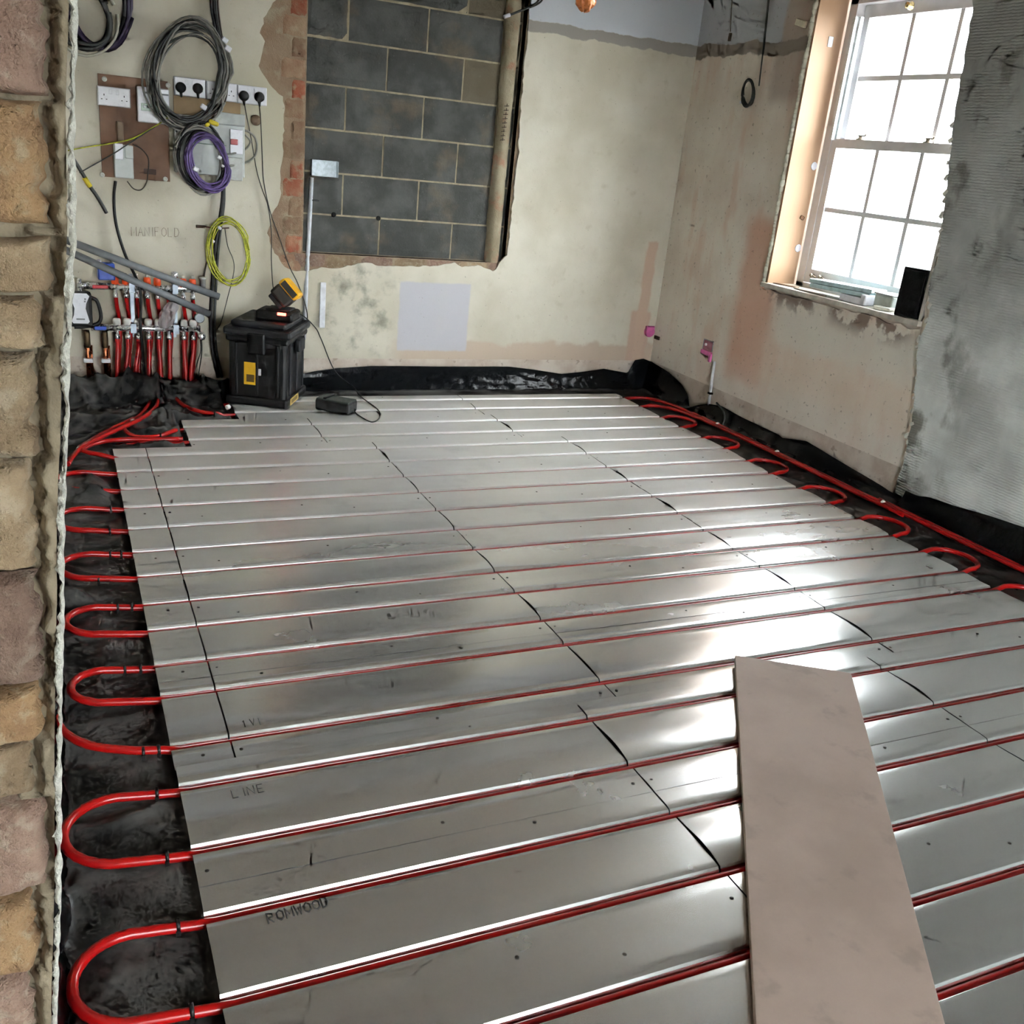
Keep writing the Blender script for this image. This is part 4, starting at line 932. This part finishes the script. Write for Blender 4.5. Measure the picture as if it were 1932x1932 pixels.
for i, u in enumerate(ports):
    x = X(u)
    MB().lathe((x, -DM, UZ-.055), (0, 0, 1), [(.011, 0), (.013, .003), (.013, .022), (.009, .025), (.009, .045)], 12).build('flow_port', CHR, mf)
    if i not in (2, 5):
        MB().lathe((x, -DM, UZ+.014), (0, 0, 1), [(.015, 0), (.019, .004), (.018, .034), (.014, .040), (.008, .042)], 14).build('valve_cap', ORG, mf)
    MB().lathe((x, -DM, UZ+.045), (0, 0, 1), [(.009, 0), (.009, .022), (.006, .026)], 12).build('flow_gauge', M('clear_gauge', (176, 172, 162), .25), mf)
    MB().lathe((x, -DM, LZ+.014), (0, 0, 1), [(.016, 0), (.020, .004), (.020, .026), (.016, .034), (.004, .036)], 16).build('actuator_cap', CAPW, mf)
    MB().lathe((x, -DM, LZ-.060), (0, 0, 1), [(.011, 0), (.014, .003), (.014, .022), (.009, .025), (.009, .048)], 12).build('return_port', CHR, mf)
    # pipe from the upper bar passes behind the lower bar, pipe from the lower bar in front
    off = .016
    MB().tube(smooth([(x, -DM, UZ-.045), (x+.004, -DM+.012, UZ-.10), (x+off, -.040, LZ+.03), (x+off, -.036, LZ-.06), (x+off-.012, -.045, .16), (x+off-.02, -.06, .03)], 5), .0105, 10).build('pipe_tail', MRED, mf)
    du = tails[i][1]
    MB().tube(smooth([(x, -DM, LZ-.05), (x, -DM, LZ-.11), (x+du*.0028*.6, -DM-.01, .14), (x+du*.0028, -DM-.02, .02)], 5), [.0125]*16, 10).build('pipe_tail', MRED, mf)
for u in (250, 331):
    m = MB(); x = X(u); strip = M('zinc_strip', (150, 158, 168), .45, metal=.7)
    m.bb((x-.009, -.022, LZ-.06), (x+.009, -.018, UZ+.06)).bb((x-.014, -DM-.022, UZ-.024), (x+.014, -DM-.018, UZ+.024)).bb((x-.014, -DM-.022, LZ-.024), (x+.014, -DM-.018, LZ+.024))
    m.bb((x-.014, -DM-.02, UZ+.020), (x+.014, -.02, UZ+.024)).bb((x-.014, -DM-.02, LZ-.024), (x+.014, -.02, LZ-.020)).bb((x-.009, -DM-.002, LZ+.03), (x+.009, -DM+.002, UZ-.03))
    m.build('mounting_bracket', strip, mf)
# valves, blue actuator, gauge, air vent, drain
MB().box((X(203), -DM-.005, UZ+.078), (.082, .06, .085), rz=.05, bev=.006).build('blue_actuator', BLUE, mf)
MB().box((X(191), -DM-.005, UZ+.085), (.020, .05, .095), bev=.004).build('actuator_label', M('lilac_label', (206, 204, 222), .5), mf)
MB().cyl((X(150), -DM, UZ), (X(166), -DM, UZ), .016, 16).cyl((X(172), -DM, UZ), (X(202), -DM, UZ), .0185, 8).build('ball_valve', CHR, mf)
MB().box((X(191), -DM-.024, UZ), (.075, .008, .018), bev=.004).build('red_lever', M('red_lever', (186, 24, 44), .4), mf)
MB().box((X(187), -DM-.024, LZ), (.06, .010, .020), bev=.004).build('blue_lever', BLUE, mf)
MB().lathe((X(152), -DM, UZ-.045), (0, 0, 1), [(.018, 0), (.018, .014), (.012, .018), (.012, .075), (.009, .08)], 14).build('valve_elbow', CHR, mf)
MB().lathe((X(376), -DM, LZ+.06), (0, -1, 0), [(.024, -.012), (.026, -.008), (.026, .008), (.022, .012), (.020, .011)], 22).build('pressure_gauge', M('gauge_grey', (150, 158, 164), .3), mf)
MB().lathe((X(383), -DM, UZ-.01), (0, 0, 1), [(.015, 0), (.015, .06), (.018, .064), (.018, .075), (.006, .08)], 14).build('air_vent', M('satin_grey', (186, 188, 188), .35, metal=.5), mf)
MB().lathe((X(379), -DM-.01, LZ-.035), (0, -1, 0), [(.020, 0), (.020, .02), (.012, .026), (.003, .027)], 18).cyl((X(372), -DM, LZ-.01), (X(380), -DM-.01, LZ-.035), .010, 10).build('drain_valve', CHR, mf)
MB().lathe((X(331), -DM, UZ+.055), (0, 0, 1), [(.014, 0), (.017, .006), (.017, .028), (.010, .034)], 14).build('fill_valve', CHR, mf)
MB().tube(smooth([(X(376), -DM, LZ-.03), (X(378), -DM+.01, LZ-.12), (X(370), -DM+.02, .14), (X(362), -.06, .05)], 5), .003, 6).tube(smooth([(X(379), -DM-.01, LZ-.05), (X(379), -DM, LZ-.14), (X(372), -.06, .06)], 5), .003, 6).build('sensor_wire', DGR, mf)
# pump with label
pmp = thing('pump_head', 'black circulation pump with a white waisted label beside the manifold', 'pump')
pc2 = W(150, 583, .13); MB().box((pc2.x, -.125, pc2.z), (.118, .09, .172), bev=.014).build('housing', BLK, pmp)
lx, lz = pc2.x+.002, pc2.z+.006; yy = -.1715
o_ = [(-.042, .075), (-.030, .080), (.034, .080), (.046, .066), (.030, .030), (.026, .004), (.034, -.030), (.042, -.062), (.034, -.072), (-.034, -.072), (-.042, -.062), (-.030, -.030), (-.026, .004), (-.034, .034), (-.046, .062)]
MB().slab([[(lx+a, lz+b) for a, b in o_]], lambda a, b, d: Vector((a, yy+d, b)), .002).build('front_label', WPL, pmp)
MB().box((lx, yy-.0006, lz-.050), (.040, .0008, .008)).box((lx+.026, yy-.0006, lz+.052), (.008, .0008, .008)).box((lx+.024, yy-.0006, lz+.040), (.008, .0008, .008)).build('label_print', M('print_grey'), pmp)
MB().tube(smooth([(pc2.x+.055, -.12, pc2.z+.06), (pc2.x+.085, -.12, pc2.z+.04), (pc2.x+.10, -.12, pc2.z-.03), (pc2.x+.085, -.13, pc2.z-.07), (pc2.x+.03, -.15, pc2.z-.085), (pc2.x-.03, -.15, pc2.z-.09)], 6), .009, 8).build('pump_lead', BLK, pmp)
for k, u in enumerate((161, 195)):
    cp = thing('copper_pipe', ('copper pipe with white clips, nearest the brick end, below the pump', 'copper pipe with white clips below the manifold levers')[k], 'pipe', 'copper pipes under the pump')
    x = X(u); MB().cyl((x, -.075, LZ-.02), (x, -.075, .05), .011, 14).cyl((x+.018, -.066, LZ-.10), (x+.018, -.066, .06), .006, 10).build('tube', COP, cp)
    MB().lathe((x, -.075, LZ-.11), (0, 0, 1), [(.014, 0), (.016, .006), (.016, .075), (.013, .09)], 12).build('brass_union', M('dark_brass', (88, 72, 52), .5, metal=.7), cp)
    for dz in (.165, .06): MB().box((x, -.080, dz), (.046, .026, .022), bev=.004).build('pipe_clip', WPL, cp)
# grey liner board bag under the copper, clear bag
tb_ = NT('cloudy_plastic_bag'); tb_.col(lin((196, 186, 190))); tb_.rough(.35); tb_.b.inputs['Alpha'].default_value = .45
bgm = MB(); bc = W(318, 594, .13)
def fn(a, b):
    th = a*2*math.pi; z = .07-.14*b; r = (.022+.020*math.sin(b*math.pi))*(1+.35*nz(math.cos(th)*2, math.sin(th)*2, b*3))
    return bc+Vector((r*math.cos(th)+.05*(.5-b), .5*r*math.sin(th), z))
bgm.grid(fn, 20, 14, False); bgm.build('plastic_bag', tb_.m, label='small cloudy plastic bag hanging from the manifold pipes', cat='bag')

# ------------------------------------------------------------------ tool box with charger
TBK = M('scuffed_black_plastic', (17, 18, 20), .5, var=.35, vs=9); TB2 = M('dusty_black_plastic', (36, 37, 40), .6, var=.35, vs=7)
tbx = thing('tool_box', 'tall black plastic tool box standing on the plates', 'tool box')
O_ = Vector((-2.585, -.525, .003)); ang = R_(26); ex = Vector((math.cos(ang+math.pi/2), math.sin(ang+math.pi/2), 0)); 
fx = Vector((.455, .89, 0)).normalized(); fy = Vector((-fx.y, fx.x, 0))      # fx: along the long side away, fy: along the short side to the left
LW, LD, LH = .335, .405, .455
TM = Matrix(((fy.x, fx.x, 0, O_.x), (fy.y, fx.y, 0, O_.y), (0, 0, 1, O_.z), (0, 0, 0, 1)))
def tbox(m, a, b, bev=.006):
    t = MB().bb(a, b, bev=bev); m.add([TM @ v for v in t.v], t.f); return m
m = tbox(MB(), (.012, .012, .012), (LW-.012, LD-.012, LH-.075), .018)
tbox(m, (0, 0, .0), (LW, LD, .05), .014); tbox(m, (.0, .0, LH-.115), (LW, LD, LH-.08), .012)
m.build('bin', TBK, tbx)
m = tbox(MB(), (-.012, -.008, LH-.082), (LW+.012, LD+.014, LH-.038), .014); tbox(m, (.02, .02, LH-.04), (LW-.02, LD-.02, LH-.005), .014); m.build('lid', TB2, tbx)
for y in (.07, .20, .33): tbox(MB(), (.004, y, .06), (.014, y+.016, LH-.11), .003).build('rib', TB2, tbx)
for x in (.05, .16, .27): tbox(MB(), (x, .002, .06), (x+.014, .014, LH-.12), .003).build('rib', TBK, tbx)
tbox(MB(), (LW*.36, -.020, LH-.17), (LW*.64, .004, LH-.06), .008).build('latch', TBK, tbx)
tbox(MB(), (-.026, LD*.36, LH-.17), (.004, LD*.62, LH-.10), .008).build('side_handle', TB2, tbx)
YEL = M('yellow_label', (218, 168, 26), .5, var=.06); PRN = M('label_print', (92, 70, 22), .6)
tbox(MB(), (LW*.52, .0095, .115), (LW*.71, .0125, .235), 0).build('warning_label', YEL, tbx); tbox(MB(), (LW*.545, .0085, .13), (LW*.67, .0096, .17), 0).build('label_print', PRN, tbx)
tbox(MB(), (-.0025, .055, .012), (.0, .215, .048), 0).build('brand_label', M('faded_yellow', (196, 166, 92), .6), tbx); 
for k in range(7): tbox(MB(), (-.0034, .075+k*.018, .02), (-.0024, .086+k*.018, .04), 0).build('label_letter', PRN, tbx)
tbox(MB(), (LW*.44, .006, .17), (LW*.50, .0125, .205), 0).build('label_scrap', WPL, tbx)
# charger and battery
ch = thing('battery_charger', 'black battery charger with a glowing red light on the tool box', 'charger')
cz = LH-.005
m = tbox(MB(), (.0, .07, cz), (.20, .24, cz+.055), .014); m.build('body', BLK, ch)
tbox(MB(), (.02, .09, cz+.055), (.15, .20, cz+.066), .005).build('dock', TB2, ch)
tl = NT('red_light'); tl.col((.9, .05, .03)); tl.b.inputs['Emission Color'].default_value = (1, .06, .04, 1); tl.b.inputs['Emission Strength'].default_value = 6; tl.m.cycles.emission_sampling = 'NONE'
tbox(MB(), (.035, .065, cz+.038), (.080, .074, cz+.052), .002).build('indicator', tl.m, ch)
bt = thing('battery_pack', 'yellow and black power tool battery tilted in the charger', 'battery')
c = TM @ Vector((.062, .155, cz+.140)); rot = Matrix.Translation(c) @ Matrix.Scale(1.2, 4) @ TM.to_3x3().to_4x4() @ Matrix.Rotation(R_(-46), 4, 'Y') @ Matrix.Rotation(R_(-8), 4, 'X')
def bbx(a, b, bev, name, mat, par):
    t = MB().bb(a, b, bev=bev); MB().add([rot @ v for v in t.v], t.f).build(name, mat, par)
bbx((-.048, -.060, -.040), (.048, .060, .020), .012, 'shell', M('dark_grey_shell', (44, 40, 34), .5), bt)
bbx((-.052, -.064, .012), (.052, .064, .052), .014, 'yellow_band', M('tool_yellow', (238, 176, 20), .4, var=.05), bt)
bbx((-.040, -.0655, .020), (.040, -.063, .046), 0, 'side_panel', M('dark_grey_shell'), bt)
bbx((-.038, -.045, -.060), (.038, .045, -.038), .006, 'terminal_foot', BLK, bt)
# adaptor box on the floor with its cord
ad = thing('power_adaptor', 'small black two-tone adaptor brick on the plates beside the tool box', 'adaptor')
ac = Vector((-2.325, -.545, .0)); az = R_(-40)
MB().box(ac+Vector((0, 0, .036)), (.20, .115, .064), rz=az, bev=.012).build('body', M('adaptor_black', (30, 32, 34), .5), ad)
MB().box(ac+Vector((0, 0, .064)), (.192, .108, .014), rz=az, bev=.006).build('top_shell', M('adaptor_green', (58, 68, 64), .5), ad)
MB().box(ac+Vector((-.035, .03, .074)), (.016, .11, .012), rz=az, bev=.004).build('carry_ridge', M('adaptor_black'), ad)
MB().tube(smooth([ac+Vector((.085, -.07, .03)), fl(672, 780, .008), fl(700, 796, .008), fl(716, 788, .008), fl(712, 772, .008), fl(680, 748, .008), Vector((-2.12, -.16, .03)), W(632, 700, .08), W(606, 640, .06), W(594, 617, .08), TM @ Vector((.02, .30, LH+.01)), TM @ Vector((.08, .20, LH+.02))], 6), .0032, 7).build('mains_lead', BLK, label='thin black cord looping from the adaptor brick up to the tool box lid', cat='cable', group='black cords from the plugs')
